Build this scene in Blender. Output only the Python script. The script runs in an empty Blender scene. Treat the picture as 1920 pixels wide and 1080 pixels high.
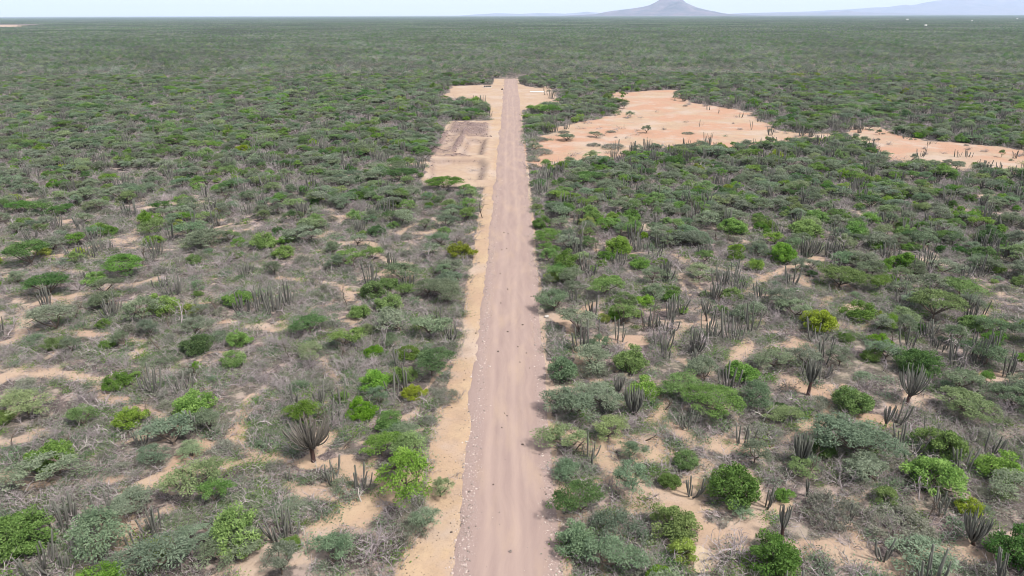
import bpy, math, random
import numpy as np
from mathutils import Matrix, Vector, Euler

R = math.radians
scene = bpy.context.scene
rng = np.random.default_rng(7)
random.seed(7)

# ------------------------------------------------------------------ camera
CAM_H = 31.0
PITCH = 21.82
ROLL = 0.14
cam_data = bpy.data.cameras.new("camera")
cam_data.lens = 24.0
cam_data.sensor_width = 36.0
cam_data.clip_start = 0.5
cam_data.clip_end = 80000.0
cam = bpy.data.objects.new("camera", cam_data)
scene.collection.objects.link(cam)
CAM_ROT = Matrix.Rotation(R(90 - PITCH), 3, 'X') @ Matrix.Rotation(R(-ROLL), 3, 'Z')
cam.matrix_world = Matrix.Translation((0, 0, CAM_H)) @ CAM_ROT.to_4x4()
scene.camera = cam
FPX = 1280.0

# ------------------------------------------------------------------ world, sun, exposure
SUN_EL, SUN_AZ = 56.0, 125.0      # azimuth clockwise from +Y (the way the camera looks)
world = bpy.data.worlds.new("World")
scene.world = world
world.use_nodes = True
wn = world.node_tree
wn.nodes.clear()
w_out = wn.nodes.new('ShaderNodeOutputWorld')
w_bg = wn.nodes.new('ShaderNodeBackground')
w_sky = wn.nodes.new('ShaderNodeTexSky')
w_sky.sky_type = 'NISHITA'
w_sky.sun_disc = False
w_sky.sun_elevation = R(SUN_EL)
w_sky.sun_rotation = R(SUN_AZ)
w_sky.air_density = 1.0
w_sky.dust_density = 3.0
w_sky.ozone_density = 1.5
w_bg.inputs['Strength'].default_value = 0.115
w_mix = wn.nodes.new('ShaderNodeMix')              # thin bright overcast in front of the blue
w_mix.data_type = 'RGBA'
w_mix.inputs[0].default_value = 0.68
w_mix.inputs[7].default_value = (5.0, 4.95, 4.95, 1)
wn.links.new(w_sky.outputs[0], w_mix.inputs[6])
wn.links.new(w_mix.outputs[2], w_bg.inputs['Color'])
wn.links.new(w_bg.outputs[0], w_out.inputs['Surface'])

sun_data = bpy.data.lights.new("sun", 'SUN')
sun_data.energy = 2.9
sun_data.angle = R(7.0)
sun_data.color = (1.0, 0.95, 0.88)
sun = bpy.data.objects.new("sun", sun_data)
scene.collection.objects.link(sun)
_d = Vector((math.sin(R(SUN_AZ)) * math.cos(R(SUN_EL)), math.cos(R(SUN_AZ)) * math.cos(R(SUN_EL)), math.sin(R(SUN_EL))))
sun.rotation_euler = _d.to_track_quat('Z', 'Y').to_euler()

scene.view_settings.view_transform = 'Standard'
scene.view_settings.look = 'None'
scene.view_settings.gamma = 1.0
scene.view_settings.exposure = 1.25
scene.render.engine = 'CYCLES'
scene.cycles.max_bounces = 6
scene.cycles.diffuse_bounces = 3
scene.cycles.glossy_bounces = 1
scene.cycles.transmission_bounces = 3
scene.cycles.volume_bounces = 1
scene.cycles.use_denoising = True
scene.cycles.filter_width = 1.0
scene.cycles.caustics_reflective = False
scene.cycles.caustics_refractive = False

# ------------------------------------------------------------------ photo pixel <-> ground
def at(px, py, z=0.0):
    v = CAM_ROT @ Vector(((px - 960.0) / FPX, (540.0 - py) / FPX, -1.0))
    t = (z - CAM_H) / v.z
    return (v.x * t, v.y * t)

CR = np.array(CAM_ROT)
def to_px(x, y, z=0.0):
    d = np.stack([np.asarray(x, float), np.asarray(y, float), np.full(np.shape(x), z - CAM_H, float)], -1)
    c = d @ CR
    zc = np.maximum(-c[..., 2], 0.1)
    return 960 + FPX * c[..., 0] / zc, 540 - FPX * c[..., 1] / zc, zc

def ppm(px, py):
    x, y = at(px, py)
    return FPX / float(to_px(x, y)[2])

# ------------------------------------------------------------------ small helpers
def link(o, parent=None):
    scene.collection.objects.link(o)
    if parent is not None:
        o.parent = parent
    return o

def tag(o, label=None, cat=None, group=None, kind=None):
    if label: o['label'] = label
    if cat: o['category'] = cat
    if group: o['group'] = group
    if kind: o['kind'] = kind
    return o

def empty(name, loc, rz=0.0, scale=(1, 1, 1)):
    o = bpy.data.objects.new(name, None)
    o.empty_display_size = 0.2
    link(o)
    o.location = loc
    o.rotation_euler = (0, 0, rz)
    o.scale = scale
    return o

_LAT = rng.random((256, 256))
def vnoise(x, y, s, seed=0):
    x = np.asarray(x, float) / s + seed * 17.31
    y = np.asarray(y, float) / s + seed * 9.77
    xi, yi = np.floor(x).astype(int), np.floor(y).astype(int)
    fx, fy = x - xi, y - yi
    fx, fy = fx * fx * (3 - 2 * fx), fy * fy * (3 - 2 * fy)
    L = lambda a, b: _LAT[a & 255, b & 255]
    return (L(xi, yi) * (1 - fx) + L(xi + 1, yi) * fx) * (1 - fy) + (L(xi, yi + 1) * (1 - fx) + L(xi + 1, yi + 1) * fx) * fy

def fbm(x, y, s, seed=0, o=3):
    t, a, n = 0, 1.0, 0
    for k in range(o):
        t = t + a * vnoise(x, y, s / 2 ** k, seed + 5 * k)
        n += a
        a *= 0.5
    return t / n

def sstep(a, b, x):
    t = np.clip((x - a) / (b - a), 0, 1)
    return t * t * (3 - 2 * t)

# ------------------------------------------------------------------ mesh building
class MB:
    """collects quads / polygons for ONE mesh object"""
    def __init__(s):
        s.v, s.f, s.t, s.m, s.n = [], [], [], [], 0
    def quads(s, q, tone, mat=0):                  # q (N,4,3), tone (N,)
        q = np.asarray(q, float)
        n = len(q)
        s.v.append(q.reshape(-1, 3))
        s.f.append((np.arange(n * 4).reshape(n, 4) + s.n))
        s.t.append(np.broadcast_to(np.asarray(tone, float), (n,)))
        s.m.append(np.full(n, mat))
        s.n += n * 4
    def grid(s, rings, tone=0.5, mat=0, cap=True):  # rings (K,S,3) tube
        rings = np.asarray(rings, float)
        K, S = rings.shape[:2]
        base = s.n
        s.v.append(rings.reshape(-1, 3))
        s.n += K * S
        i, j = np.meshgrid(np.arange(K - 1), np.arange(S), indexing='ij')
        j2 = (j + 1) % S
        f = np.stack([base + i * S + j, base + i * S + j2, base + (i + 1) * S + j2, base + (i + 1) * S + j], -1).reshape(-1, 4)
        s.f.append(f)
        s.t.append(np.full(len(f), tone))
        s.m.append(np.full(len(f), mat))
    def add(s, o, mat_off=0):
        for v, f, t, m in zip(o.v, o.f, o.t, o.m):
            pass
        V = np.concatenate(o.v); F = np.concatenate(o.f) + s.n
        s.v.append(V); s.f.append(F); s.t.append(np.concatenate(o.t)); s.m.append(np.concatenate(o.m) + mat_off)
        s.n += len(V)
    def mesh(s, name, mats, smooth=False):
        V = np.concatenate(s.v); F = np.concatenate(s.f)
        me = bpy.data.meshes.new(name)
        me.vertices.add(len(V)); me.vertices.foreach_set('co', V.astype(np.float32).ravel())
        me.loops.add(F.size); me.loops.foreach_set('vertex_index', F.astype(np.int32).ravel())
        me.polygons.add(len(F)); me.polygons.foreach_set('loop_start', (np.arange(len(F)) * 4).astype(np.int32))
        me.polygons.foreach_set('material_index', np.concatenate(s.m).astype(np.int32))
        a = me.attributes.new('tone', 'FLOAT', 'FACE')
        a.data.foreach_set('value', np.concatenate(s.t).astype(np.float32))
        for m in mats: me.materials.append(m)
        me.update(calc_edges=True)
        if smooth: me.polygons.foreach_set('use_smooth', np.ones(len(F), bool))
        return me

def tube(path, radii, sides=5, star=0.0, ph=0.0):
    path = np.asarray(path, float)
    K = len(path)
    tan = np.gradient(path, axis=0)
    tan /= np.linalg.norm(tan, axis=1, keepdims=True) + 1e-9
    up = np.where(np.abs(tan[:, 2:3]) < 0.9, np.array([[0, 0, 1.0]]), np.array([[1.0, 0, 0]]))
    up[:] = up[0]
    a = np.cross(up, tan); a /= np.linalg.norm(a, axis=1, keepdims=True) + 1e-9
    b = np.cross(tan, a)
    th = np.arange(sides) / sides * 2 * np.pi + ph
    rr = np.ones(sides)
    if star: rr[1::2] = 1 - star
    r = np.asarray(radii, float)[:, None, None]
    return path[:, None] + r * rr[None, :, None] * (np.cos(th)[None, :, None] * a[:, None] + np.sin(th)[None, :, None] * b[:, None])

def unit(v):
    return v / (np.linalg.norm(v, axis=-1, keepdims=True) + 1e-9)

def leaves(g, c, l, w, d, nrm):
    """rhombic leaf sprays: centres c, length l, width w, direction d, normal nrm"""
    d = unit(d)
    s = unit(np.cross(nrm, d))
    l, w = l[:, None], w[:, None]
    n2 = np.cross(d, s)
    return np.stack([c - d * l * .5, c + s * w * .5 + n2 * l * .05, c + d * l * .5, c - s * w * .5 + n2 * l * .05], 1)

# ------------------------------------------------------------------ materials
def mat_new(name):
    m = bpy.data.materials.new(name)
    m.use_nodes = True
    nt = m.node_tree
    nt.nodes.clear()
    return m, nt

def N(nt, t, **kw):
    n = nt.nodes.new(t)
    for k, v in kw.items(): setattr(n, k, v)
    return n

def mixc(nt, fac, a, b):
    n = nt.nodes.new('ShaderNodeMix'); n.data_type = 'RGBA'
    for sock, v in ((n.inputs[0], fac), (n.inputs[6], a), (n.inputs[7], b)):
        if hasattr(v, 'links'): nt.links.new(v, sock)
        elif isinstance(v, (int, float)): sock.default_value = v
        else: sock.default_value = (*v, 1)
    return n.outputs[2]

def math_n(nt, op, a, b=0.0, c=None, clamp=False):
    n = nt.nodes.new('ShaderNodeMath'); n.operation = op; n.use_clamp = clamp
    for i, v in enumerate((a, b) if c is None else (a, b, c)):
        if hasattr(v, 'links'): nt.links.new(v, n.inputs[i])
        else: n.inputs[i].default_value = v
    return n.outputs[0]

def noise_n(nt, vec, scale, detail=3.0, rough=0.55):
    n = nt.nodes.new('ShaderNodeTexNoise')
    n.inputs['Scale'].default_value = scale
    n.inputs['Detail'].default_value = detail
    n.inputs['Roughness'].default_value = rough
    if vec is not None: nt.links.new(vec, n.inputs['Vector'])
    return n.outputs[0]

def ramp_n(nt, fac, stops):
    n = nt.nodes.new('ShaderNodeValToRGB')
    e = n.color_ramp.elements
    while len(e) < len(stops): e.new(0.5)
    for x, (p, c) in zip(e, stops):
        x.position = p
        x.color = (*c, 1) if not isinstance(c, (int, float)) else (c, c, c, 1)
    nt.links.new(fac, n.inputs[0])
    return n.outputs[0]

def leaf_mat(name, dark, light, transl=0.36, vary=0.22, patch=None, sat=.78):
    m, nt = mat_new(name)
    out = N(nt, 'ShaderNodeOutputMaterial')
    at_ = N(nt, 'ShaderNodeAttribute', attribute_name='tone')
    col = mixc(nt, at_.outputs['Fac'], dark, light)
    oi = N(nt, 'ShaderNodeObjectInfo')
    geo = N(nt, 'ShaderNodeNewGeometry')
    if patch:                                       # drifts of another leaf colour across the plain
        nz = noise_n(nt, geo.outputs['Position'], 0.012, 5.0, 0.65)
        f = math_n(nt, 'MULTIPLY_ADD', nz, 4.0, -2.0, clamp=True)
        col = mixc(nt, f, col, patch)
        n2 = noise_n(nt, geo.outputs['Position'], .0042, 6, .65)
        col = mixc(nt, math_n(nt, 'MULTIPLY_ADD', n2, 3.2, -1.5, clamp=True), col, (.060, .086, .056))
    hs = N(nt, 'ShaderNodeHueSaturation')
    nt.links.new(col, hs.inputs['Color'])
    nt.links.new(math_n(nt, 'MULTIPLY_ADD', oi.outputs['Random'], 0.03, 0.485), hs.inputs['Hue'])
    r2 = math_n(nt, 'FRACT', math_n(nt, 'MULTIPLY', oi.outputs['Random'], 37.7))
    nt.links.new(math_n(nt, 'MULTIPLY_ADD', r2, vary * 2, 1 - vary), hs.inputs['Value'])
    r3 = math_n(nt, 'FRACT', math_n(nt, 'MULTIPLY', oi.outputs['Random'], 91.3))
    nt.links.new(math_n(nt, 'MULTIPLY_ADD', r3, 0.35, sat), hs.inputs['Saturation'])
    d = N(nt, 'ShaderNodeBsdfDiffuse'); t = N(nt, 'ShaderNodeBsdfTranslucent'); mx = N(nt, 'ShaderNodeMixShader')
    nt.links.new(hs.outputs[0], d.inputs[0]); nt.links.new(hs.outputs[0], t.inputs[0])
    mx.inputs[0].default_value = transl
    nt.links.new(d.outputs[0], mx.inputs[1]); nt.links.new(t.outputs[0], mx.inputs[2])
    nt.links.new(mx.outputs[0], out.inputs[0])
    return m

def plain_mat(name, dark, light, scale=6.0, rough=0.9, use_tone=True, top=None, objrand=0.25):
    m, nt = mat_new(name)
    out = N(nt, 'ShaderNodeOutputMaterial')
    tc = N(nt, 'ShaderNodeTexCoord')
    nz = noise_n(nt, tc.outputs['Object'], scale, 4.0)
    fac = nz
    if use_tone:
        a = N(nt, 'ShaderNodeAttribute', attribute_name='tone')
        fac = math_n(nt, 'ADD', math_n(nt, 'MULTIPLY', nz, 0.5), math_n(nt, 'MULTIPLY', a.outputs['Fac'], 0.5))
    col = mixc(nt, fac, dark, light)
    if top:                                         # older skin low on the stem, fresh growth above
        sx = N(nt, 'ShaderNodeSeparateXYZ'); nt.links.new(tc.outputs['Object'], sx.inputs[0])
        f = math_n(nt, 'MULTIPLY_ADD', sx.outputs[2], top[1], top[2], clamp=True)
        col = mixc(nt, f, col, top[0])
    oi = N(nt, 'ShaderNodeObjectInfo')
    hs = N(nt, 'ShaderNodeHueSaturation'); nt.links.new(col, hs.inputs['Color'])
    nt.links.new(math_n(nt, 'MULTIPLY_ADD', oi.outputs['Random'], objrand * 2, 1 - objrand), hs.inputs['Value'])
    p = N(nt, 'ShaderNodeBsdfPrincipled')
    p.inputs['Roughness'].default_value = rough
    p.inputs['Specular IOR Level'].default_value = 0.2
    nt.links.new(hs.outputs[0], p.inputs['Base Color'])
    nt.links.new(p.outputs[0], out.inputs[0])
    return m

M = {
    'vivid':  leaf_mat('vivid_leaf', (.085, .165, .028), (.210, .325, .072)),
    'green':  leaf_mat('green_leaf', (.072, .140, .030), (.170, .270, .075)),
    'dark':   leaf_mat('dark_leaf', (.044, .100, .030), (.105, .185, .062)),
    'yellow': leaf_mat('yellow_leaf', (.130, .170, .026), (.265, .330, .065)),
    'light':  leaf_mat('light_leaf', (.120, .165, .078), (.235, .300, .145)),
    'acacia': leaf_mat('acacia_leaf', (.094, .128, .074), (.212, .264, .160), sat=.62),
    'blue':   leaf_mat('bluish_leaf', (.078, .130, .070), (.172, .255, .140), sat=.62),
    'grey':   leaf_mat('grey_leaf', (.118, .130, .092), (.240, .255, .190), sat=.62),
    'bark':   plain_mat('bark', (.050, .038, .030), (.140, .110, .090), 9.0),
    'twig':   plain_mat('grey_twig', (.120, .098, .103), (.430, .378, .385), 5.0),
    'bone':   plain_mat('bleached_wood', (.22, .20, .18), (.44, .41, .38), 7.0),
    'cactus': plain_mat('cactus_skin', (.058, .056, .050), (.148, .146, .132), 7.0, top=((.135, .150, .115), .40, -.45)),
    'cacarm': plain_mat('old_cactus_arm', (.055, .048, .042), (.170, .155, .135), 7.0),
    'cactrunk': plain_mat('cactus_trunk', (.028, .016, .014), (.085, .052, .045), 10.0),
    'stone':  plain_mat('stone', (.12, .09, .08), (.40, .34, .31), 3.0, objrand=0.55),
    'lump':   plain_mat('earth_lump', (.10, .072, .065), (.27, .21, .19), 3.0, objrand=.35),
    'clod':   plain_mat('dark_clod', (.05, .038, .032), (.12, .09, .078), 8.0),
    'farleaf': leaf_mat('far_acacia_leaf', (.062, .088, .064), (.190, .235, .168), patch=(.160, .156, .144), sat=.58),
    'fargreen': leaf_mat('far_green_leaf', (.078, .122, .048), (.180, .255, .095), sat=.66),
}

# ------------------------------------------------------------------ where the ground is bare (photo outlines laid on the ground)
def poly(*p): return np.array([at(a, b) for a, b in p])
POLYS = [
    (poly((831, 188), (846, 161.5), (937, 158), (945, 148), (971, 148), (978, 159), (1005, 165), (1030, 161.5), (1040, 172), (1054, 202), (985, 207), (975, 210), (940, 210), (912, 198), (900, 190)), 1.2, .45),
    (poly((996, 268), (1040, 240), (1085, 229), (1145, 217), (1160, 200), (1148, 173), (1266, 169), (1290, 190), (1330, 197), (1385, 207), (1425, 219), (1442, 243), (1505, 250), (1560, 251), (1590, 248), (1590, 257), (1500, 270), (1420, 278), (1330, 278), (1230, 280), (1150, 296), (1075, 306), (1020, 312), (998, 308)), 3.0, .55),
    (poly((1588, 238), (1655, 237), (1672, 249), (1750, 265), (1830, 271), (1960, 286), (1960, 328), (1830, 324), (1740, 317), (1690, 308), (1645, 296), (1638, 276), (1600, 265)), 2.5, .3),
    (poly((796, 349), (797, 330), (803, 303), (815, 292), (842, 228), (925, 226), (940, 352)), 1.0, .35),
    (poly((1283, 1018), (1300, 1005), (1345, 1030), (1340, 1075), (1290, 1075)), 0.5, .2),
    (poly((-40, 47.0), (20, 46.6), (56, 47.6), (56, 50.0), (10, 50.6), (-40, 50.0)), 20.0, .2),
]
LINES = [  # photo points, half width in metres, ochre
    ([(640, 332), (700, 320), (745, 308), (800, 306)], 1.6, .2),
    ([(-40, 684), (0, 690), (40, 696), (110, 702), (180, 712), (190, 735), (232, 756), (290, 778), (345, 800)], .75, .25),
    ([(-40, 838), (0, 830), (50, 822), (70, 812)], .9, .3),
    ([(478, 742), (458, 772), (446, 805), (452, 835), (483, 858), (560, 866), (600, 846), (614, 818)], 1.0, .5),
    ([(560, 866), (640, 872), (690, 886), (720, 905)], 1.1, .6),
    ([(483, 858), (430, 872), (320, 888), (232, 922), (213, 940), (218, 980), (240, 1012)], .9, .4),
    ([(440, 1075), (530, 1040), (590, 1012), (650, 965), (700, 935), (745, 900)], 1.25, .7),
    ([(100, 562), (200, 546), (300, 522)], .8, .1),
    ([(-20, 648), (20, 640), (45, 625), (50, 600)], .9, .1),
    ([(70, 422), (190, 402), (330, 380), (372, 366)], .8, .1),
    ([(330, 440), (470, 431)], .7, .1),
    ([(0, 520), (80, 505), (150, 508)], .7, .1),
    ([(560, 640), (620, 690), (640, 730)], .5, .2),
    ([(520, 520), (640, 535), (655, 560)], .7, .1),
    ([(420, 600), (520, 620), (540, 600)], .8, .1),
    ([(330, 880), (360, 850), (380, 838)], .8, .5),
    ([(1030, 590), (1060, 602), (1080, 650), (1112, 692)], .75, .4),
    ([(1040, 592), (1080, 586), (1118, 568)], .5, .5),
    ([(1035, 735), (1085, 735)], 1.0, .1),
    ([(1045, 800), (1090, 825), (1140, 850), (1150, 900), (1190, 930), (1235, 940), (1285, 950)], 1.35, .55),
    ([(1150, 830), (1205, 860), (1238, 850), (1228, 800), (1243, 752)], 1.1, .6),
    ([(1250, 800), (1300, 830), (1400, 840), (1480, 818), (1540, 792), (1556, 765)], 1.1, .35),
    ([(1500, 725), (1545, 738)], 1.9, .45),
    ([(1672, 758), (1720, 752)], 1.5, .7),
    ([(1620, 782), (1660, 790)], 1.0, .6),
    ([(1290, 940), (1312, 890), (1330, 868)], .9, .7),
    ([(1280, 962), (1330, 992), (1352, 1012), (1410, 980), (1450, 952)], 1.0, .5),
    ([(1500, 1030), (1580, 1034), (1650, 1058), (1740, 1046), (1860, 1040), (1905, 1012)], .85, .3),
    ([(1398, 548), (1430, 521), (1480, 500), (1535, 485)], .9, .3),
    ([(1290, 612), (1330, 608)], 1.6, .3),
    ([(1140, 640), (1185, 634)], 1.7, .3),
    ([(1405, 640), (1375, 685)], 1.0, .3),
    ([(1630, 382), (1680, 380)], 1.2, .3),
    ([(1735, 492), (1760, 490)], 1.2, .3),
    ([(1830, 368), (1880, 366)], 1.1, .4),
    ([(1860, 706), (1920, 712)], 1.1, .4),
    ([(1090, 690), (1130, 730)], .6, .5),
]
LINES = [(np.array([at(*q) for q in p]), w, o) for p, w, o in LINES]
# sand verge left of the road: photo x of its left and right edge
VERGE = [(1080, 738, 842), (1056, 750, 848), (1000, 778, 853), (950, 806, 857), (900, 806, 862), (850, 796, 867), (800, 812, 873), (760, 826, 878), (700, 850, 885), (640, 862, 892),
         (600, 868, 896), (560, 872, 900), (500, 884, 905), (440, 893, 911), (400, 900, 915), (350, 906, 924), (300, 911, 929), (250, 916, 933), (200, 919, 938), (170, 921, 941)]
_vy = np.array([at(900, y)[1] for y, a, b in VERGE])
_vl = np.array([at(a, y)[0] for y, a, b in VERGE])

def seg_dist(x, y, P):
    d = np.full(np.shape(x), 1e9)
    for a, b in zip(P[:-1], P[1:]):
        ab = b - a
        t = np.clip(((x - a[0]) * ab[0] + (y - a[1]) * ab[1]) / (ab @ ab + 1e-9), 0, 1)
        d = np.minimum(d, np.hypot(x - a[0] - t * ab[0], y - a[1] - t * ab[1]))
    return d

def sdf_poly(x, y, P):
    Q = np.vstack([P, P[:1]])
    d = seg_dist(x, y, Q)
    ins = np.zeros(np.shape(x), bool)
    for a, b in zip(Q[:-1], Q[1:]):
        c = ((a[1] > y) != (b[1] > y)) & (x < (b[0] - a[0]) * (y - a[1]) / (b[1] - a[1] + 1e-12) + a[0])
        ins ^= c
    return np.where(ins, -d, d)

def near_box(x, y, P, m):
    lo, hi = P.min(0) - m, P.max(0) + m
    return (x > lo[0]) & (x < hi[0]) & (y > lo[1]) & (y < hi[1])

ROAD_C = lambda y: -0.30 + 0.55 * sstep(40, 110, y) * (1 - sstep(230, 340, y)) * 0.4
ROAD_HW = 3.15
def bare_masks(x, y):
    """(bare, ochre, verge) in 0..1 for ground points"""
    x = np.asarray(x, float); y = np.asarray(y, float)
    bare = np.zeros(x.shape); och = np.full(x.shape, .25)
    n1 = (fbm(x, y, 3.0, 3) - .5); n2 = (fbm(x, y, 14.0, 8) - .5); n3 = (fbm(x, y, 1.3, 9, 2) - .5)
    for P, soft, o in POLYS:
        k = near_box(x, y, P, soft * 4)
        if not k.any(): continue
        d = sdf_poly(x[k], y[k], P) + (n1[k] * 1.6 + n2[k] * 2.4) * min(soft, 3.0)
        b = 1 - sstep(-soft * .5, soft * .5, d)
        och[k] = np.where(b > bare[k], o, och[k]); bare[k] = np.maximum(bare[k], b)
    for P, w, o in LINES:
        k = near_box(x, y, P, w * 4)
        if not k.any(): continue
        d = seg_dist(x[k], y[k], P) + (n1[k] * 1.5 + n3[k] * 1.6) * w
        b = 1 - sstep(w * .35, w * 1.2, d)
        och[k] = np.where(b > bare[k], o, och[k]); bare[k] = np.maximum(bare[k], b)
    # goat trails winding through the open scrub
    tr = np.abs(fbm(x, y, 17.0, 13, 4) - .5); tr2 = np.abs(fbm(x, y, 11.0, 19, 4) - .5)
    zone = (1 - sstep(95, 150, y)) * np.where(x < 0, 1.0, .75) * (y < 160)
    t_ = np.maximum(1 - sstep(.006, .022, tr + n3 * .012), .8 * (1 - sstep(.004, .018, tr2 + n3 * .012)))
    bare = np.maximum(bare, t_ * zone * .9)
    vl = np.interp(y, _vy, _vl)
    d = vl - x + n1 * 1.1
    verge = (1 - sstep(-.3, .3, d)) * (x < ROAD_C(y) + .5) * (y < 372)
    rd = np.abs(x - ROAD_C(y)) - ROAD_HW - .45
    strip = (1 - sstep(-.2, .3, rd + n1 * .9)) * (y < 372)
    och = np.where(verge > bare, .80, och)
    bare = np.maximum(np.maximum(bare, verge), strip)
    return bare, och, verge

# pits and spoil heaps beside the road
PIT_LOW = poly((802, 339), (804, 298), (905, 297), (915, 307), (908, 338))
PIT_MID = poly((860, 291), (873, 258), (915, 260), (907, 291))
HEAP_UP = poly((838, 251), (845, 230), (920, 232), (919, 257), (872, 256))
STRIP = poly((812, 291), (838, 250), (868, 250), (848, 291))
RIDGES = [(np.array([at(*q) for q in p]), w, h) for p, w, h in (
    ([(850, 289), (871, 252)], .9, .9), ([(814, 289), (838, 249)], .8, .8), ([(812, 294), (850, 293), (880, 295)], .7, .6), ([(872, 257), (918, 258)], .6, .4))]
def relief(x, y):
    x = np.asarray(x, float); y = np.asarray(y, float)
    z = (fbm(x, y, 9.0, 21) - .5) * .26 + (fbm(x, y, 2.2, 22, 2) - .5) * .07
    z *= 1 - sstep(600, 1500, y)
    red = np.zeros(x.shape)
    k = (x > -34) & (x < 0) & (y > 120) & (y < 245)
    if k.any():
        X, Y = x[k], y[k]
        e = np.zeros(X.shape); rd = np.zeros(X.shape)
        n = fbm(X, Y, 1.6, 31, 3) - .5
        for P, dep in ((PIT_LOW, .75), (PIT_MID, .95)):
            d = sdf_poly(X, Y, P) + n * .5
            e -= 1.35 * dep * (1 - sstep(-2.1, .1, d))
            rd = np.maximum(rd, .50 * np.exp(-((d + .95) / .8) ** 2))
            rim = np.exp(-((d - .6) / .6) ** 2)
            e += .18 * rim
        for P, w, h in RIDGES:
            d = seg_dist(X, Y, P)
            q = np.exp(-(d / w) ** 2)
            e += 1.35 * h * q * (.8 + 1.6 * n)
            if w < 2: rd = np.maximum(rd, sstep(.25, .6, q) * np.clip(.95 + 1.2 * n, .5, 1))
            else: rd = np.maximum(rd, sstep(.3, .7, q) * np.clip(.25 + 1.5 * n, 0, .8))
        d = sdf_poly(X, Y, STRIP) + n * 1.0
        q = 1 - sstep(-1.2, .4, d)
        e += q * (.25 + 1.1 * n); rd = np.maximum(rd, q * np.clip(.45 + 1.6 * n, .1, 1))
        d = sdf_poly(X, Y, HEAP_UP) + n * 1.2
        q = 1 - sstep(-1.8, .6, d)
        e += q * (.55 + 1.3 * n)
        rd = np.maximum(rd, q * np.clip(.85 + 1.2 * n, .4, 1))
        z[k] += e; red[k] = rd
    return z, red

# ------------------------------------------------------------------ ground
def axis(segs):
    out = [segs[0][0]]
    for a, b, s in segs:
        n = max(1, int(round((b - a) / s)))
        out += list(np.linspace(a, b, n + 1)[1:])
    return np.array(out)
gx_half = axis([(0, 8, .35), (8, 62, .62), (62, 130, 1.4), (130, 300, 3.5), (300, 800, 20), (800, 2600, 60), (2600, 8000, 400), (8000, 32000, 3000)])
gx = np.concatenate([-gx_half[:0:-1], gx_half])
gy = axis([(-60, 24, 6), (24, 150, .6), (150, 235, .62), (235, 400, 1.4), (400, 900, 12), (900, 2800, 45), (2800, 9000, 300), (9000, 32000, 2500)])
GX, GY = np.meshgrid(gx, gy, indexing='ij')
B_, O_, V_ = bare_masks(GX, GY)
Z_, RED_ = relief(GX, GY)
inroad = 1 - sstep(ROAD_HW - .6, ROAD_HW - .1, np.abs(GX - ROAD_C(GY)))
Z_ = Z_ * (1 - .75 * (1 - sstep(0, 1.5, np.abs(GX - ROAD_C(GY)) - ROAD_HW)) * (GY < 372)) - .10 * inroad * (GY < 372)
Z_ += V_ * (fbm(GX, GY, .9, 41, 2) - .5) * .16 * (np.abs(GX - ROAD_C(GY)) > ROAD_HW)
PINK_ = np.zeros(GX.shape)
for P_ in (POLYS[1][0], POLYS[2][0]):
    k_ = near_box(GX, GY, P_, 10); PINK_[k_] = np.maximum(PINK_[k_], 1 - sstep(0, 8, sdf_poly(GX[k_], GY[k_], P_)))
PINK_ = np.maximum(PINK_, .25 * (GY < 110) * (np.abs(GX) > ROAD_HW) * (1 - V_))
FAR_ = sstep(5000, 11000, np.hypot(GX, GY))

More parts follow.
